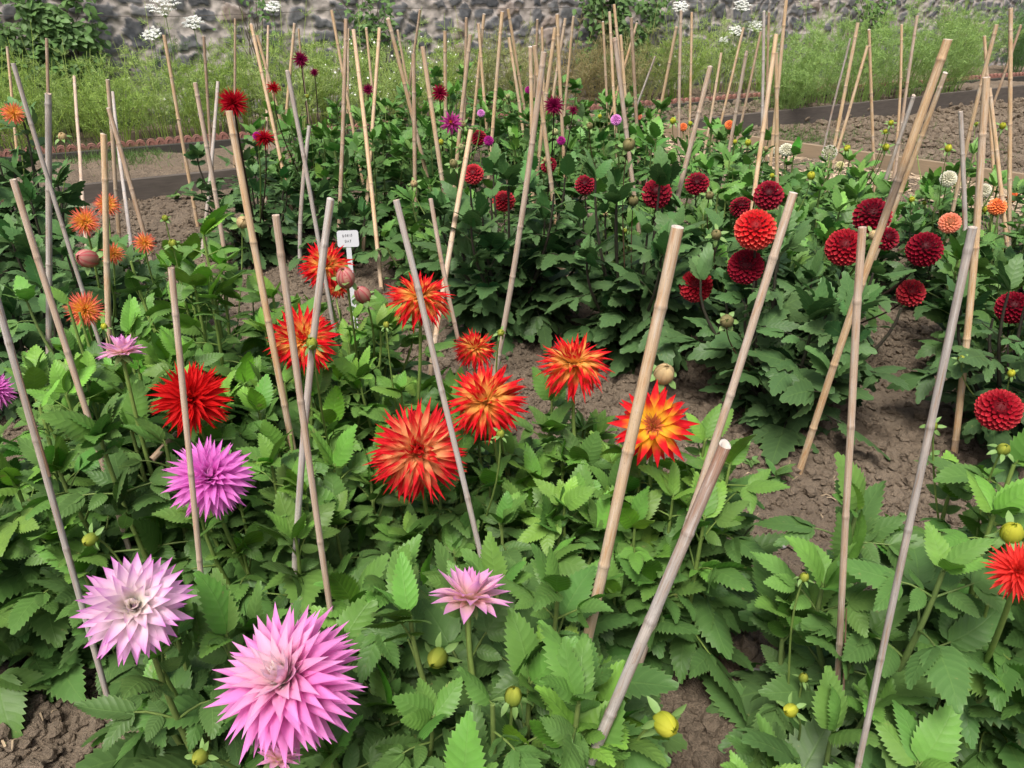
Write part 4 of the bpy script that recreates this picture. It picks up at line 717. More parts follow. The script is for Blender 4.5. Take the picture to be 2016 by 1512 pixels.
# x, y of the tip, x, y lower down, width in px, colour, label [, base seen]
CANES = [
 (14, 92, 26, 201, 5, 'T', 'thin tan cane rising behind the single high orange bloom at far left'),
 (26, 125, 201, 674, 9, 'G', 'grey cane slanting down behind the round orange bloom at left'),
 (92, 76, 96, 186, 6, 'B', 'thin brown cane standing directly behind the straight upright grey cane at left'),
 (95, 185, 92, 660, 12, 'G', 'straight upright thick grey cane at left beside the orange blooms'),
 (146, 151, 171, 495, 6, 'P', 'thin cane whose foot passes behind the large coral orange bloom'),
 (212, 157, 236, 486, 8, 'T', 'tan cane with its foot just right of the coral bloom at left'),
 (222, 182, 264, 540, 6, 'G', 'thin grey cane leaning between the tan cane and the dark brown one at left'),
 (214, 214, 328, 622, 9, 'B', 'dark brown grey cane leaning across the orange bloom'),
 (204, 265, 219, 690, 12, 'T', 'upright pale tan cane ending above the small pale pink cup bloom'),
 (26, 354, 240, 1032, 13, 'P', 'long pinkish tan cane slanting to the cut leaves above the white bloom'),
 (0, 378, 72, 556, 8, 'T', 'tan cane entering from the left edge and meeting the pinkish one'),
 (-14, 562, 162, 1202, 14, 'G', 'split grey brown cane slanting down from the left edge'),
 (323, 69, 365, 308, 7, 'T', 'tan cane before the wall left of the brightest red bloom'),
 (384, 163, 430, 440, 9, 'P', 'cane left of the brightest red bloom, leaning right'),
 (401, 72, 413, 270, 6, 'B', 'thin brown cane behind the one leaning left of the brightest red bloom'),
 (429, 161, 394, 514, 7, 'G', 'grey cane crossing the leaning one left of the brightest red bloom'),
 (463, 37, 464, 330, 5, 'B', 'thin reddish cane rising from behind the brightest red bloom'),
 (451, 219, 572, 845, 14, 'T', 'speckled thick tan cane starting just below the brightest red bloom'),
 (495, 50, 590, 486, 7, 'T', 'long slender tan cane crossing the bright red side-on bloom'),
 (506, 69, 552, 240, 6, 'T', 'slender cane twinned with the long one above the dark red reversed bloom'),
 (528, 51, 523, 417, 5, 'B', 'slender upright cane behind the red side-on bloom'),
 (580, 46, 559, 260, 6, 'T', 'slender tan cane leaning left beside the high wine red bloom'),
 (588, 56, 606, 215, 4, 'T', 'very thin cane running behind the high wine red bloom'),
 (566, 141, 667, 696, 9, 'G', 'cracked grey cane slanting down behind the fiery bloom near the label'),
 (609, 248, 590, 560, 8, 'G', 'short grey topped cane left of the fiery bloom near the label'),
 (653, 20, 716, 370, 6, 'T', 'tall slender tan cane leaning right, left of the small wine bloom'),
 (681, 38, 662, 540, 8, 'B', 'tall brown tan cane with open hollow tip running down to the white label'),
 (686, 56, 682, 288, 4, 'T', 'very thin cane hugging the tall hollow tipped cane'),
 (651, 393, 590, 1132, 15, 'G', 'grey cane with rusty streaks, the left leaning arm of the crossed pair'),
 (543, 424, 668, 1300, 15, 'P', 'mottled grey pink cane, right leaning arm of the crossed pair, reaching the huge pink bloom'),
 (337, 528, 405, 1275, 13, 'P', 'mottled brown cane standing in front of the red and the bright pink bloom'),
 (356, 846, 322, 880, 13, 'B', 'short broken cane stub poking out under the pure red bloom'),
 (696, 59, 752, 580, 8, 'T', 'tan cane passing left of the small wine bloom'),
 (721, 55, 731, 160, 5, 'T', 'thin cane tip right above the small wine bloom'),
 (747, 56, 712, 510, 7, 'T', 'tan cane leaning left on the right side of the small wine bloom'),
 (764, 38, 844, 361, 8, 'T', 'tan cane with a slanting cut tip leaning right of the wine bloom'),
 (783, 60, 809, 200, 5, 'T', 'thin cane tip just right of the one with the slanting cut'),
 (827, 19, 816, 110, 5, 'B', 'thin bent cane tip above the upright brown grey cane at upper centre'),
 (814, 106, 817, 400, 8, 'B', 'upright brown grey cane at upper centre left of the crimson pincushion bloom'),
 (832, 92, 868, 333, 9, 'T', 'stout tan cane touching the crimson pincushion bloom'),
 (876, 61, 878, 222, 7, 'T', 'upright tan cane behind the crimson pincushion bloom'),
 (918, 35, 915, 170, 6, 'B', 'upright thin cane just behind the node-ringed cane right of the magenta bloom'),
 (926, 68, 898, 360, 8, 'T', 'tan cane leaning left, right of the ragged magenta bloom'),
 (942, 46, 959, 205, 6, 'T', 'left crossing cane of the narrow X in the upper centre'),
 (953, 28, 936, 201, 6, 'T', 'right crossing cane of the narrow X in the upper centre'),
 (989, 23, 967, 285, 7, 'T', 'cane leaning left just beyond the narrow X in the upper centre'),
 (1000, 17, 1031, 194, 6, 'T', 'tall thin cane leaning right against the pale wall at upper centre'),
 (1002, 74, 1031, 274, 6, 'T', 'lower thin cane leaning right under the tall one at upper centre'),
 (1044, 93, 1045, 236, 8, 'T', 'upright pale cane, left member of the densest cluster'),
 (1052, 91, 1103, 522, 9, 'T', 'long cane of the densest cluster running down right into the dark leaves'),
 (1058, 38, 1052, 150, 5, 'B', 'thin knobbly cane tip sticking out above the densest cluster'),
 (1067, 54, 1071, 190, 5, 'T', 'thin straight cane tip above the purple pincushion bloom'),
 (1071, 103, 992, 604, 12, 'P', 'thickest cane of the densest cluster, curving down left past the half-hidden red ball'),
 (1093, 54, 1078, 190, 8, 'T', 'pale cane leaning left just above the purple pincushion bloom'),
 (1097, 28, 1112, 280, 7, 'T', 'tall cane right beside the purple pincushion bloom'),
 (1113, 36, 1089, 184, 6, 'T', 'cane crossing behind the tall one right of the purple pincushion bloom'),
 (1129, 32, 1113, 194, 5, 'T', 'last thin cane left of the climber at upper centre'),
 (1187, 43, 1202, 260, 5, 'T', 'thin cane, leftmost in front of the climber clump'),
 (1200, 23, 1212, 240, 6, 'T', 'second thin cane in front of the climber clump'),
 (1209, 9, 1233, 240, 6, 'T', 'tallest cane in front of the climber clump'),
 (1210, 75, 1247, 350, 9, 'P', 'thick cane in the sheaf below the climber clump'),
 (1222, 69, 1236, 245, 6, 'T', 'thin short-tipped cane on the right of the sheaf below the climber clump'),
 (1254, 45, 1200, 245, 5, 'T', 'thin cane slanting left behind the sheaf below the climber clump'),
 (1243, 35, 1268, 380, 7, 'B', 'brownish cane standing right of the sheaf, running down to the deep red ball'),
 (1290, 111, 1243, 233, 4, 'G', 'thin grey stick slanting left behind the brownish cane'),
 (1332, 52, 1285, 274, 6, 'T', 'tan cane leaning left beyond the grey stick, over the wood chips'),
 (1341, 21, 1339, 220, 6, 'P', 'upright cane with knotted tip beside the white umbel'),
 (1362, 24, 1358, 240, 5, 'T', 'upright thin pale cane just right of the knotted one'),
 (1398, 132, 1316, 455, 10, 'P', 'stout brown tipped cane leaning left above the flattened dark ball'),
 (1420, 104, 1391, 264, 5, 'T', 'thin cane leaning left behind the stout brown tipped one'),
 (1464, 54, 1413, 257, 5, 'T', 'thin cane leaning left under the lowest white umbel'),
 (1470, 101, 1420, 378, 7, 'P', 'weathered cane leaning left toward the orange pompom'),
 (1498, 62, 1457, 240, 5, 'B', 'thin bent cane with a curved tip, left of the grey upright one'),
 (1504, 23, 1502, 271, 6, 'G', 'grey straight upright cane among the tan ones over the long board'),
 (1514, 24, 1510, 295, 5, 'B', 'thin knotty cane immediately right of the grey straight one'),
 (1528, 68, 1458, 620, 9, 'T', 'long tan cane passing behind the brightest orange-red ball bloom'),
 (1528, 104, 1530, 427, 8, 'T', 'upright pale tan cane passing right of the deep red ball bloom'),
 (1548, 0, 1529, 200, 7, 'T', 'tallest cane reaching the top edge right of the grey straight one'),
 (1674, 76, 1618, 309, 4, 'G', 'slim grey stick before the ferny bush at right'),
 (1689, 45, 1641, 290, 7, 'T', 'cane with dark split bark before the ferny bush'),
 (1708, 90, 1646, 290, 6, 'T', 'cane leaning left to meet the foot of the split one before the ferny bush'),
 (1711, 59, 1722, 330, 6, 'T', 'upright cane standing on the bare soil before the ferny bush'),
 (1775, 48, 1762, 300, 5, 'T', 'thin cane on the bare soil left of the knotty bent one'),
 (1806, 31, 1762, 340, 6, 'P', 'knotty bent cane leaning left over the bare soil'),
 (1866, 78, 1573, 924, 17, 'T', 'long thick tan cane with a dark torn patch, slanting down to the soil lane', 1),
 (1861, 144, 1753, 417, 10, 'T', 'tan cane lying against the long thick one with the torn patch'),
 (1799, 189, 1726, 400, 8, 'G', 'grey splintered cane ending behind the wide dark ball bloom'),
 (1891, 220, 1903, 600, 9, 'G', 'grey cane standing upright left of the stout tan pair at right'),
 (1562, 380, 1308, 1136, 17, 'P', 'pinkish grey cane slanting from the ball blooms down beside the red star bloom'),
 (1698, 448, 1655, 1420, 16, 'P', 'upright pinkish cane with splintered foot beside the red ball bloom'),
 (1915, 448, 1690, 1520, 17, 'G', 'long grey pink cane crossing the lower right dahlias'),
 (1942, 153, 1903, 640, 14, 'T', 'stout ringed tan cane at upper right'),
 (1938, 71, 1947, 190, 6, 'T', 'pointed pale cane tip above the stout ringed one'),
 (1962, 49, 1880, 420, 8, 'T', 'tan cane leaning left behind the stout ringed one'),
 (1990, 16, 1991, 378, 8, 'T', 'tall upright cane near the right edge'),
 (2010, 49, 1950, 215, 5, 'B', 'thin cane slanting left across the tall upright one at the right edge'),
 (1948, 174, 1984, 460, 8, 'T', 'tan cane leaning right from the top of the stout ringed one'),
 (927, 257, 835, 800, 10, 'T', 'curved tan cane running from the crimson ball down past the side-on red bloom', 1),
 (780, 394, 958, 1135, 13, 'G', 'spotted grey brown cane crossing the largest shaggy red bloom'),
 (848, 392, 936, 742, 9, 'P', 'shorter pinkish cane crossing the curved tan one at the centre'),
 (1334, 448, 1142, 1305, 25, 'T', 'thickest smooth tan cane standing before the red star bloom'),
 (1427, 878, 1155, 1515, 25, 'G', 'nearest cane, pale grey with rusty brown top, low at the bottom edge'),
]
for a_, k_ in PLANTS:
    for b_ in (a_[10] if len(a_) > 10 else k_.get('blooms', ())):
        P_ = un(b_[0], b_[1], b_[3] * F / b_[2]); keep_clear(P_, b_[3] * .46)
    for b_ in (a_[11] if len(a_) > 11 else ()): keep_clear(un(b_[0], b_[1], b_[3] * F / b_[2]), b_[3] * .7)
for c_ in CANES:
    if c_[4] >= 12:
        for t_ in np.linspace(0, .97, 14):
            x_, y_ = c_[0] + (c_[2] - c_[0]) * t_, c_[1] + (c_[3] - c_[1]) * t_
            if y_ < 1512: zc_ = np.clip(.018 * F / c_[4], .85, 4.9) if c_[3] < 1000 else .80 if c_[3] > 1450 else .95 + (.25 if c_[3] < 1250 else 0); keep_clear(un(x_, y_, zc_), .012)
Clear.ready()
for a_, k_ in PLANTS: build_plant(*a_, **k_)
Clear.T = None

# ---------------------------------------------------------------- bamboo canes
TAN, GREY, PNK, BRN = (.58, .42, .25), (.43, .395, .36), (.53, .415, .31), (.37, .27, .18)
CC = {'T': TAN, 'G': GREY, 'P': PNK, 'B': BRN}
def cane(i, x0, y0, x1, y1, wpx, ck, label, exact=0):
    g = np.random.default_rng(900 + i); zc = np.clip(.018 * F / wpx, .85, 4.9)
    if i == 0: pass
    top = un(x0, y0, zc); best = None
    if exact: base = G(x1, y1)
    elif y1 >= 650 and wpx > 7:                         # its foot hides in the leaves: it leaves them at height zq
        zq = .15 if 'splintered foot' in label else .30 if y1 > 1000 else .35; q = G(x1, y1, zq); b = (y0 - 756) / F; rd = (q[1] + .05) / (CP - b * SP); top = un(x0, y0, rd); zc = rd
        base = top + (q - top) * (top[2] / (top[2] - q[2]))
    else:
        for yy in np.linspace(max(y1, 130 if y1 < 130 else y1), 2600, 160):
            b = G(x0 + (x1 - x0) * (yy - y0) / (y1 - y0), yy); d = np.linalg.norm((b - top)[:2])
            if best is None or d < best[0]: best = (d, b)
        base = best[1]
    base = base + (0, 0, float(soil_z(base[0], base[1])) - .03)
    if label.startswith('short broken'): base = un(300, 905, zc * .98)
    Lr = np.linalg.norm(top - base); d = (base - top) / Lr; r = wpx * zc / F / 2
    a = nrm(np.cross(d, (.3, .8, .1))); b = np.cross(d, a)
    nodes = []; s = g.uniform(.0, .2)
    while s < Lr + .3: nodes.append(s); s += g.uniform(.17, .34) * (1 if r > .008 else .8)
    ss = set(np.linspace(0, Lr, 26).tolist())
    for nd in nodes:
        for k in (-.012, -.004, -.0015, .0015, .004, .012):
            if 0 < nd + k < Lr: ss.add(nd + k)
    ss = np.array(sorted(ss)); rad = np.full(len(ss), r); base_c = np.array(CC[ck]) * g.uniform(.88, 1.12)
    if r > .006 : rad = rad * (1 + .12 * ss / Lr)
    cols = np.tile(base_c, (len(ss), 1)); off = np.zeros((len(ss), 3)); ax_ = nrm(a * g.normal() + b * g.normal())
    for j, nd in enumerate(nodes):
        q = np.abs(ss - nd); rad *= 1 + .13 * np.exp(-(q / .0035) ** 2) - .05 * np.exp(-((ss - nd + .008) / .004) ** 2)
        k = np.exp(-(q / .0022) ** 2)[:, None]; cols = cols * (1 - .60 * k) + np.array((.09, .065, .05)) * .6 * k
        k = np.exp(-((ss - nd - .012) / .01) ** 2)[:, None] * .35; cols = cols * (1 - k) + np.array((.55, .48, .40)) * k
        off += ax_ * (np.clip(ss - nd, 0, None)[:, None] * g.normal(0, .012))
    off -= (ss / Lr)[:, None] * off[-1]; bow = g.normal(0, .006) * (2 if 'curv' in label else 1); off += ax_ * (np.sin(ss / Lr * math.pi) * bow)[:, None]
    tint = np.clip(vnoise(ss * 4 + i, ss * 0 + i, 41) - .45, 0, 1)[:, None] * .7; cols = cols * (1 - tint) + np.array(GREY if ck in 'TP' else BRN) * tint
    if 'dark torn' in label: k = np.exp(-((ss - .33) / .075) ** 4)[:, None] * .75; cols = cols * (1 - k) + np.array((.12, .10, .09)) * k
    if 'rusty brown top' in label: k = np.exp(-(ss / .11) ** 2)[:, None] * .75; cols = cols * (1 - k) + np.array((.30, .16, .10)) * k
    if 'splintered foot' in label: k = np.clip((ss - .55) / .1, 0, 1)[:, None] * .55; cols = cols * (1 - k) + np.array((.12, .09, .07)) * k
    p = top + d * ss[:, None] + off; mb = MB(); kk_ = 14 if wpx > 11 else 8
    tube(mb, p, rad, cols, kk_, cap=False)
    # cut, hollow end
    aa, bb = frames(p); ang = np.arange(kk_) / kk_ * 2 * math.pi; ring = np.cos(ang)[:, None] * aa[0] + np.sin(ang)[:, None] * bb[0]
    sl_ = d * g.uniform(-.9, .9) * r; slope = np.cos(ang)[:, None] * sl_ * (.9 if 'slanting cut' in label or g.random() < .2 else .15)
    v = np.concatenate((top + ring * rad[0], top + ring * r * 1.0 - d * r * .12 + slope, top + ring * r * .58 - d * r * .10 + slope, top + ring * r * .5 + d * r * 2.2, top + ring * r * .01 + d * r * 2.3)); cc = np.concatenate((np.tile(cols[0], (kk_, 1)), np.tile((.5, .43, .36), (2 * kk_, 1)), np.tile((.05, .035, .025), (2 * kk_, 1))))
    mb.add(v, grid_faces(5, kk_, True)[:, ::-1], cc)
    if wpx >= 14 and ('splintered' in label or 'split' in label):   # a torn strip of bark
        s0 = .62 if 'foot' in label else .1; q = np.linspace(s0, s0 + .22, 8); pt = top + d * q[:, None] + a * (r * 1.15 + np.linspace(0, .003, 8))[:, None]
        tube(mb, pt, np.linspace(.001, .0028, 8), (.20, .13, .08), 4)
    o = mb.build('bamboo_cane', M_cane); o.data.transform(__import__('mathutils').Matrix.Translation(-Vector(base))); o.location = base
    tag(o, label, 'bamboo cane', 'bamboo canes pushed in around the dahlias')
    return base, top
for i, c in enumerate(CANES): cane(i, *c)

# ---------------------------------------------------------------- plant label
lp = un(685, 470, 2.62); lroot = empty('plant_label', G(688, 560), 'small white plant label with two handwritten words, between the leaning canes', 'plant label')
lr = nrm(np.array((1, .12, 0))); lu = nrm(np.array((-.03, .22, 1))); ln = nrm(np.cross(lr, lu))
def plate(mb, c, hw, hh, th, rad, col=(.8, .8, .8)):
    a = np.concatenate([np.linspace(k * math.pi / 2, (k + 1) * math.pi / 2, 6) for k in range(4)]); cx = np.where(np.cos(a + .001) > 0, hw - rad, -hw + rad); cz = np.where(np.sin(a + .001) > 0, hh - rad, -hh + rad)
    cx = np.repeat([hw - rad, -hw + rad, -hw + rad, hw - rad], 6); cz = np.repeat([hh - rad, hh - rad, -hh + rad, -hh + rad], 6)
    X = cx + rad * np.cos(a); Z = cz + rad * np.sin(a); f = c + X[:, None] * lr + Z[:, None] * lu; n = len(a)
    mb.add(np.concatenate((f + ln * th, f - ln * th, [c + ln * th, c - ln * th])), [(i, (i + 1) % n, 2 * n) for i in range(n)] + [((i + 1) % n + n, i + n, 2 * n + 1) for i in range(n)], col)
    mb.add(np.concatenate((f + ln * th, f - ln * th)), [(i, i + n, (i + 1) % n + n, (i + 1) % n) for i in range(n)], col)
mb = MB(); plate(mb, lp, .036, .028, .0011, .008); plate_o = mb.build('name_plate', M_white, lroot, False)
mb = MB(); foot = G(688, 590); tl = float(lp[2]); pc = lp - lu * (.028 + .17); plate(mb, pc, .0085, .168, .001, .002); mb.build('stake', M_white, lroot, False)
GLY = {'D': [[(0, 0), (0, 1), (.5, .85), (.62, .5), (.5, .12), (0, 0)]], 'O': [[(.3, 1), (.05, .7), (.05, .3), (.3, 0), (.55, .3), (.55, .7), (.3, 1)]], 'R': [[(0, 0), (0, 1), (.5, .9), (.5, .6), (0, .5), (.55, 0)]], 'I': [[(.15, 0), (.15, 1)]], 'S': [[(.5, .9), (.2, 1), (.05, .75), (.5, .4), (.35, .05), (0, .1)]], 'A': [[(0, 0), (.3, 1), (.6, 0)], [(.12, .4), (.48, .4)]], 'Y': [[(0, 1), (.28, .5)], [(.58, 1), (.15, -.1)]]}
mb = MB()
for txt, zc0, x0 in (('DORIS', .006, -.017), ('DAY', -.012, -.010)):
    x = x0
    for k, ch in enumerate(txt):
        for st in GLY[ch]:
            pts = np.array([lp + lr * (x + a * .0068) + lu * (zc0 + b_ * .0085 + k * .0003) - ln * (-.0016) * (1) for a, b_ in st])
            if ln[1] > 0: pts = pts - ln * .0032
            tube(mb, pts, .00065, (.02, .02, .03), 4)
        x += .0045 if ch == 'I' else .0080
mb.build('lettering', M_ink, plate_o, False)

# ---------------------------------------------------------------- wild border in front of the wall
def wisps(mb, P, D, L, w_, col):
    P = np.asarray(P); D = nrm(D); S = nrm(np.cross(D, np.random.default_rng(len(P)).normal(size=D.shape))); L = np.asarray(L)[:, None]; w_ = np.asarray(w_)[:, None]; n = len(P)
    v = np.stack((P - S * w_, P + S * w_, P + D * L * .6 + S * w_ * .8, P + D * L), 1); v[:, 3] += S * w_ * .2
    f = np.array([(0, 1, 2, 3)])[None] + (np.arange(n) * 4)[:, None, None]
    mb.add(v.reshape(-1, 3), f.reshape(-1, 4), np.repeat(col, 4, 0), np.tile((.3, .4), (4 * n, 1)))
def feathery(name, label, cat, x, y, h, r, ns, nw, col, seed, group=None, spread=1.0, zbase=RAISE, flowers=0, leafy=False):
    g = np.random.default_rng(seed); base = np.array((x, y, zbase)); root = empty(name, base, label, cat, group); st = MB(); fo = MB(); pts = []; dirs = []; cs = []
    col = np.array(col)
    for i in range(ns):
        a = g.uniform(0, 6.28); rr = r * math.sqrt(g.random()); hh = h * g.uniform(.72, 1.05) * (1 - .3 * (rr / r) ** 2) * (1.28 if i % 6 == 0 else 1)
        b0 = base + (math.cos(a) * rr * .35, math.sin(a) * rr * .35, -.02); tip = base + (math.cos(a) * rr, math.sin(a) * rr, hh); p = bez(b0, b0 + (0, 0, hh * .4), tip - (math.cos(a) * .03, math.sin(a) * .03, hh * .3), tip, 7)
        tube(st, p, np.linspace(.0042, .0014, 7), col * (.9, .9, .7), 3, cap=False); cl = col * g.uniform(.7, 1.3)
        for j in range(10):                            # side branches carry the needles
            t_ = g.uniform(.25 if not leafy else .1, 1); q = b0 + (tip - b0) * t_; q = p[int(t_ * 6)]; az = g.uniform(0, 6.28); bl = .26 * h * (1.15 - t_) * g.uniform(.7, 1.3) * spread + .03
            bd_ = np.array((math.cos(az), math.sin(az), g.uniform(.1, .9))); e = q + nrm(bd_) * bl; tube(st, np.array((q, (q + e) / 2 + (0, 0, .01), e)), (.0016, .0012, .0008), col * .9, 3, cap=False)
            k = max(4, nw // (ns * 10)); tt = g.random((k, 1)); pts.append(q + (e - q) * tt + g.normal(0, .008, (k, 3))); dd = g.normal(size=(k, 3)) * .8 + nrm(bd_) + (0, 0, .25); dirs.append(dd); cs.append(cl * g.uniform(.65, 1.4, (k, 1)))
    P = np.concatenate(pts); D = np.concatenate(dirs); cc = np.concatenate(cs); n = len(P)
    wisps(fo, P, D, g.uniform(.018, .05, n) * (1.0 if not leafy else 1.1), g.uniform(.0009, .0022, n) * (1 if not leafy else 2.6), np.clip(cc, 0, .8))
    fo.build('foliage', M_wild, root); st.build('stems', M_stem, root)
    if flowers:
        q = MB(); k = flowers; idx = g.integers(0, n, k); c = P[idx] + (0, 0, .02); rr = g.uniform(.006, .012, k)
        for i in range(k):
            nn_ = nrm(np.array((g.normal(0, .5), -1, g.uniform(.2, 1.2)))); M3 = rot_to(nn_); a = np.arange(8) / 8 * 6.283; v = np.stack((np.cos(a), np.sin(a), np.zeros(8)), -1) * rr[i] * np.where(np.arange(8) % 2, .6, 1.1)[:, None]
            q.add(np.concatenate((v @ M3.T + c[i], [c[i] + nn_ * .002])), [(j, (j + 1) % 8, 8) for j in range(8)], (.80, .80, .74))
        q.build('flowers', M_bloomw, root)
    return root
bk = lambda s, t: K0 + kd * s + kn * t
GRN, LGR, OLV, BRG = (.34, .48, .12), (.44, .58, .20), (.38, .40, .18), (.38, .31, .17)
G_W = 'wild plants in the border at the foot of the wall'
def s_at(px, t=0.5, py=220):                           # distance along the border for a pixel column
    best = min(np.linspace(-4, 16, 400), key=lambda s: abs((bk(s, t)[0]) / (bk(s, t)[1] * CP + (H - .2) * SP) * F + 1008 - px)); return best
wild = [ # px, t, h, r, col, flowers, label
 (-30, .5, .66, .50, GRN, 0, 'feathery green plant at the far left foot of the wall'),
 (60, .35, .62, .50, GRN, 0, 'feathery green plant behind the twin upright canes at left'),
 (150, .6, .66, .50, LGR, 0, 'feathery plant under the leafy climber at upper left'),
 (235, .35, .58, .48, GRN, 0, 'feathery plant above the terracotta tiles left of the bare strip'),
 (320, .5, .66, .50, LGR, 10, 'feathery plant with white specks below the clustered white umbels'),
 (400, .35, .62, .48, GRN, 0, 'feathery plant just left of the brightest red dahlia bloom'),
 (480, .55, .74, .50, GRN, 0, 'taller feathery plant behind the brightest red dahlia bloom'),
 (560, .4, .84, .50, LGR, 0, 'tall feathery plant reaching up the wall near the wine red bloom'),
 (640, .5, .72, .50, GRN, 30, 'feathery plant dotted with white daisies right of the wine red bloom'),
 (720, .35, .62, .50, LGR, 44, 'wild patch thick with small white daisies behind the small wine bloom'),
 (800, .5, .70, .50, LGR, 42, 'wild patch of white daisies behind the slanted cut cane'),
 (870, .35, .66, .50, GRN, 30, 'thinly daisied wild patch behind the crimson pincushion bloom'),
 (950, .5, .68, .50, OLV, 6, 'olive seeding patch behind the narrow X of canes'),
 (1030, .4, .64, .50, OLV, 0, 'olive seeding patch behind the densest canes'),
 (1110, .5, .66, .50, BRG, 0, 'brown seeding weeds left of the central climber'),
 (1190, .4, .62, .50, BRG, 0, 'brown seeding weeds right under the central climber'),
 (1260, .5, .64, .50, OLV, 0, 'olive brown weeds right of the central climber'),
 (1340, .45, .70, .55, GRN, 4, 'feathery plant under the knotted cane and white umbel'),
 (1420, .6, .80, .55, LGR, 0, 'feathery plant under the two low white umbels'),
 (1500, .45, .75, .55, GRN, 0, 'feathery plant behind the grey straight cane'),
]
for i, (px, t, h, r, col, fl, lb) in enumerate(wild):
    p = bk(s_at(px, t), t); feathery('wild_plant', lb, 'wild plant', p[0], p[1], h + .08, r, 36, 6500, col, 300 + i, G_W, 1.0, RAISE, fl)
ferns = [(1545, -.75, .66, .42, 'loose asparagus fern at the left end of the ferny row'), (1610, -.55, .80, .52, 'asparagus fern behind the slim grey stick'), (1690, -.6, .92, .58, 'tall asparagus fern behind the cane with split bark'), (1775, -.55, .92, .60, 'tall bright asparagus fern behind the knotty bent cane'), (1850, -.5, .90, .55, 'asparagus fern behind the tip of the thick torn cane'), (1905, .4, .85, .5, 'asparagus fern at the right end of the bright ferny row'), (2005, .3, .95, .55, 'dark feathery bush at the right edge')]
for i, (px, t, h, r, lb) in enumerate(ferns):
    p = bk(s_at(px, t, 200), t); feathery('asparagus_fern', lb, 'asparagus fern', p[0], p[1], h + .06, r, 50, 13000, (.34, .50, .17) if 'dark' not in lb else (.16, .30, .12), 340 + i, 'asparagus ferns in the far raised bed', .9)
# climbers on the wall
def climber(label, px0, px1, py0, py1, n, size, col, seed, name='wall_climber'):
    g = np.random.default_rng(seed); fo = Foliage(2, seed); t = 1.05; s0, s1 = s_at(px0, t, 60), s_at(px1, t, 60); cs = (s0 + s1) / 2
    def zof(s, py):                                    # height on the wall seen at image row py
        p = bk(s, t); b = (py - 756) / F; zc = p[1] / (CP - b * SP); return H - zc * (SP + b * CP)
    zt, zb = zof(cs, py0), zof(cs, py1); base = bk(cs, t); root = empty(name, (base[0], base[1], RAISE), label, 'climber', 'climbers on the rubble wall')
    sm = MB(); hubs = []
    for k in range(14):
        a0 = np.array((g.normal(cs, .1), RAISE)); a1 = np.array((g.uniform(s0, s1), g.uniform(zb + .1, zt + .02))); q = np.linspace(0, 1, 9)[:, None]; p2 = a0 + (a1 - a0) * np.stack((q[:, 0] ** 1.5, q[:, 0] ** .7), -1); p3 = np.array([bk(s, t - .03 - .04 * math.sin(3 * z)) * (1, 1, 0) + (0, 0, z) for s, z in p2])
        tube(sm, p3, np.linspace(.006, .002, 9), (.09, .07, .045), 4); hubs.append(p2)
    hubs = np.concatenate(hubs); hubs = hubs[hubs[:, 1] > zb]
    lo, hi = np.array(col) * .6, np.array(col) * 1.35
    for k in range(n):
        c = hubs[g.integers(len(hubs))]; s = c[0] + g.normal(0, .10 * (s1 - s0) + .02); z = c[1] + g.normal(0, .09); dep = g.uniform(.02, .20)
        if vnoise(np.array(s * 7.), np.array(z * 7.), seed) < .33: continue
        p = bk(s, t - dep); p[2] = z; d = nrm(kd * g.normal(0, .8) - kn * g.uniform(.1, .9) + np.array((0, 0, g.uniform(-.9, .3)))); nn_ = nrm(-kn * .7 + np.array((0, 0, .7)) + g.normal(0, .3, 3)); nn_ = nrm(nn_ - np.dot(nn_, d) * d)
        L = size * g.uniform(.6, 1.2); fo.leaflet(p, d, nn_, L, L * .55, .6, .2, lo + (hi - lo) * g.random())
    fo.finish('foliage', root); sm.build('stems', M_stem, root); return root
CL = (.075, .16, .040)
climber('leafy climber with drooping leaves at upper left of the wall', 95, 215, -30, 150, 2000, .075, CL, 401)
climber('low leafy climber mass at the far left of the wall', -40, 100, 30, 150, 800, .07, (.06, .125, .03), 402)
climber('thin trailing climber on the wall left of the tall cane tips', 640, 800, -30, 100, 420, .06, CL, 403)
climber('dense round climber clump behind the sheaf of canes', 1130, 1270, -30, 120, 3200, .075, (.065, .135, .035), 404)
climber('small bright climber tuft high on the wall above the ferny row', 1640, 1740, -20, 50, 260, .08, (.11, .21, .05), 405)
climber('dark climber on the wall at the right edge', 1960, 2090, 20, 140, 700, .08, (.05, .11, .035), 406)
climber('slender climber rising on the wall near the reddish cane', 470, 560, -20, 120, 260, .05, CL, 407)

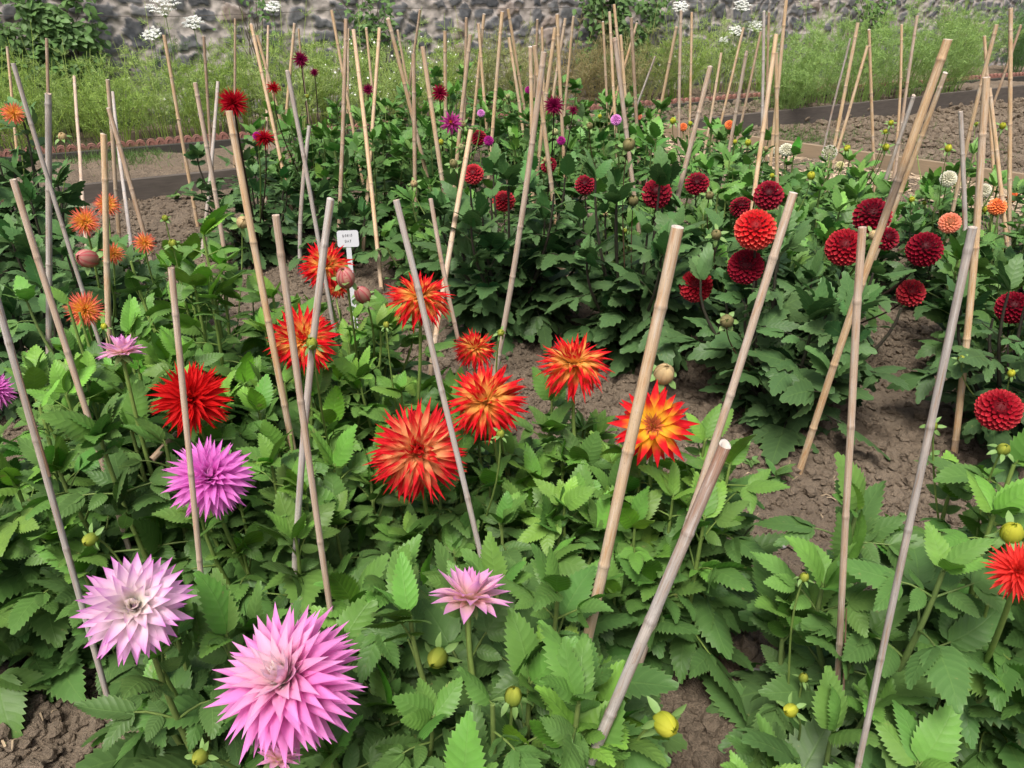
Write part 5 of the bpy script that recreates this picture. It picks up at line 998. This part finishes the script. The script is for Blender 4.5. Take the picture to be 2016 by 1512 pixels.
# white umbels on tall stems
UMB = [(322, 10, 62, 'broad white umbel, the largest of the cluster on the wall at left'), (380, 45, 38, 'white umbel to the lower right of the largest one'), (300, 68, 34, 'white umbel to the lower left of the largest one'), (537, 15, 30, 'lone white umbel above the slender canes near the wine blooms'),
       (1340, 14, 30, 'white umbel beside the knotted cane tip'), (1462, 12, 34, 'highest white umbel on the right half of the wall'), (1488, 52, 30, 'white umbel just below the highest one at right'), (1448, 61, 26, 'white umbel left of the bent cane tip at right'), (1425, 80, 16, 'tiny white umbel lowest of the right-hand cluster')]
for i, (px, py, dp, lb) in enumerate(UMB):
    g = np.random.default_rng(500 + i); s = s_at(px, .55, 60); p0 = bk(s, .55); b = (py - 756) / F; zc = p0[1] / (CP - b * SP); pos = un(px, py, zc); base = np.array((pos[0] + g.uniform(-.1, .1), pos[1], RAISE))
    root = empty('umbel_plant', base, lb, 'umbel flower', 'white umbels before the wall'); R0 = dp * zc / F / 2; q = MB(); sp = MB()
    hub = pos - (0, 0, R0 * .75); tube(sp, bez(base, base + (0, 0, .5), hub - (0, 0, .3), hub, 10), np.linspace(.005, .003, 10), (.16, .24, .09), 5)
    for k in range(26):
        rr = R0 * math.sqrt((k + .5) / 26); a = k * GA; c = pos + (math.cos(a) * rr, math.sin(a) * rr * .75, math.sin(a) * rr * .60 + .2 * R0 * (1 - (rr / R0) ** 2) + g.normal(0, .006)); tube(sp, np.array((hub, (hub + c) / 2 + (0, 0, .008), c)), .0012, (.18, .27, .10), 3, cap=False)
        for j in range(24):
            o_ = c + (g.normal(0, R0 * .10), g.normal(0, R0 * .10), g.uniform(-.004, .008)); v = ico * (.0042, .0042, .003) * g.uniform(.7, 1.3) + o_; q.add(v, icf, (.82, .83, .78))
    for k in range(3):
        z = g.uniform(.35, .8); c = base + (pos - base) * z; fo = MB(); kk2 = 160; a = g.uniform(0, 6.28); d = np.array((math.cos(a), math.sin(a), .4)); P = c + d * g.random((kk2, 1)) * .16 + g.normal(0, .015, (kk2, 3)); wisps(sp, P, g.normal(size=(kk2, 3)) + d, np.full(kk2, .03), np.full(kk2, .0012), np.tile((.11, .19, .05), (kk2, 1)))
    sp.build('stems', M_stem, root); q.build('flower_head', M_bloomw, root)

# seedlings on the soil
SEED = [(595, 1290, 0, 0, ''), ][:0]
SEED = [(1527, 945, .06, 'leafy weed seedling on bare soil below the dark dahlia at the lane'), (1588, 828, .035, 'small seedling at the foot of the long thick torn cane'), (1480, 910, .03, 'tiny seedling left of the leafy weed'), (1545, 915, .03, 'tiny seedling just above the leafy weed'), (1712, 985, .035, 'small seedling right of the upright splintered cane'), (1790, 1010, .03, 'seedling by the grey pink cane on the soil lane'), (345, 395, .06, 'small weed at the foot of the left grey board'), (298, 388, .045, 'tiny weed left of the other at the foot of the left grey board'),
        (1830, 905, .04, 'seedling under the crimson ball at right'), (1245, 850, .03, 'seedling on dark soil left of the thick tan cane')]
for i, (px, py, sz, lb) in enumerate(SEED):
    g = np.random.default_rng(600 + i); b = G(px, py); b[2] = float(soil_z(b[0], b[1])); root = empty('seedling', b, lb, 'weed', 'weed seedlings on the soil'); fo = Foliage(2, 600 + i)
    for k in range(11):
        a = k * GA; el = R_(g.uniform(15, 65)); d = np.array((math.cos(a) * math.cos(el), math.sin(a) * math.cos(el), math.sin(el))); fo.compound(b + (0, 0, sz * .25 * (k % 3)), d, sz * g.uniform(.7, 1.1), 1, np.array((.10, .21, .05)), np.array((.12, .2, .06)))
    fo.finish('foliage', root)
mb = MB(); g = np.random.default_rng(77); P = []
for cx, cy_, sx, sy, n in ((215, 322, 60, 9, 2600), (1570, 262, 60, 12, 2200), (1800, 290, 120, 30, 900), (1480, 228, 100, 5, 900), (1280, 238, 60, 5, 500)):
    for k in range(n):
        q = G(cx + g.normal() * sx, cy_ + g.normal() * sy, 0.05); q[2] = float(soil_z(q[0], q[1])); P.append(q)
P = np.array(P); n = len(P); wisps(mb, P, g.normal(size=(n, 3)) * .6 + (0, 0, 1), g.uniform(.02, .08, n), g.uniform(.001, .003, n), np.array((.12, .20, .06)) * g.uniform(.7, 1.4, (n, 1)))
tag(mb.build('weedy_grass', M_wild), kind='stuff')

for k, (px, py, sz, lb) in enumerate([(1487, 1333, .022, 'angular grey stone on the bare soil beside the blue green leaves'), (1372, 548 + 745, .012, 'small pale stone on the soil right of the nearest cane'), (1540, 1075, .010, 'reddish pebble on the soil lane at lower right'), (715, 1195, .014, 'rounded dark pebble in the shade right of the mottled cane')]):
    g = np.random.default_rng(700 + k); p = G(px, py); p[2] = float(soil_z(p[0], p[1])) + sz * .35; q = MB(); q.add(I1 * (1.2, .85, .6) * sz * (1 + g.uniform(-.13, .13, (len(I1), 1))) + p, I1F, (.1, .1, .1))
    o = q.build('stone', M_stone); tag(o, lb, 'stone', 'stones on the soil')
for o in list(bpy.data.objects):
    if '_o' in o: del o['_o']
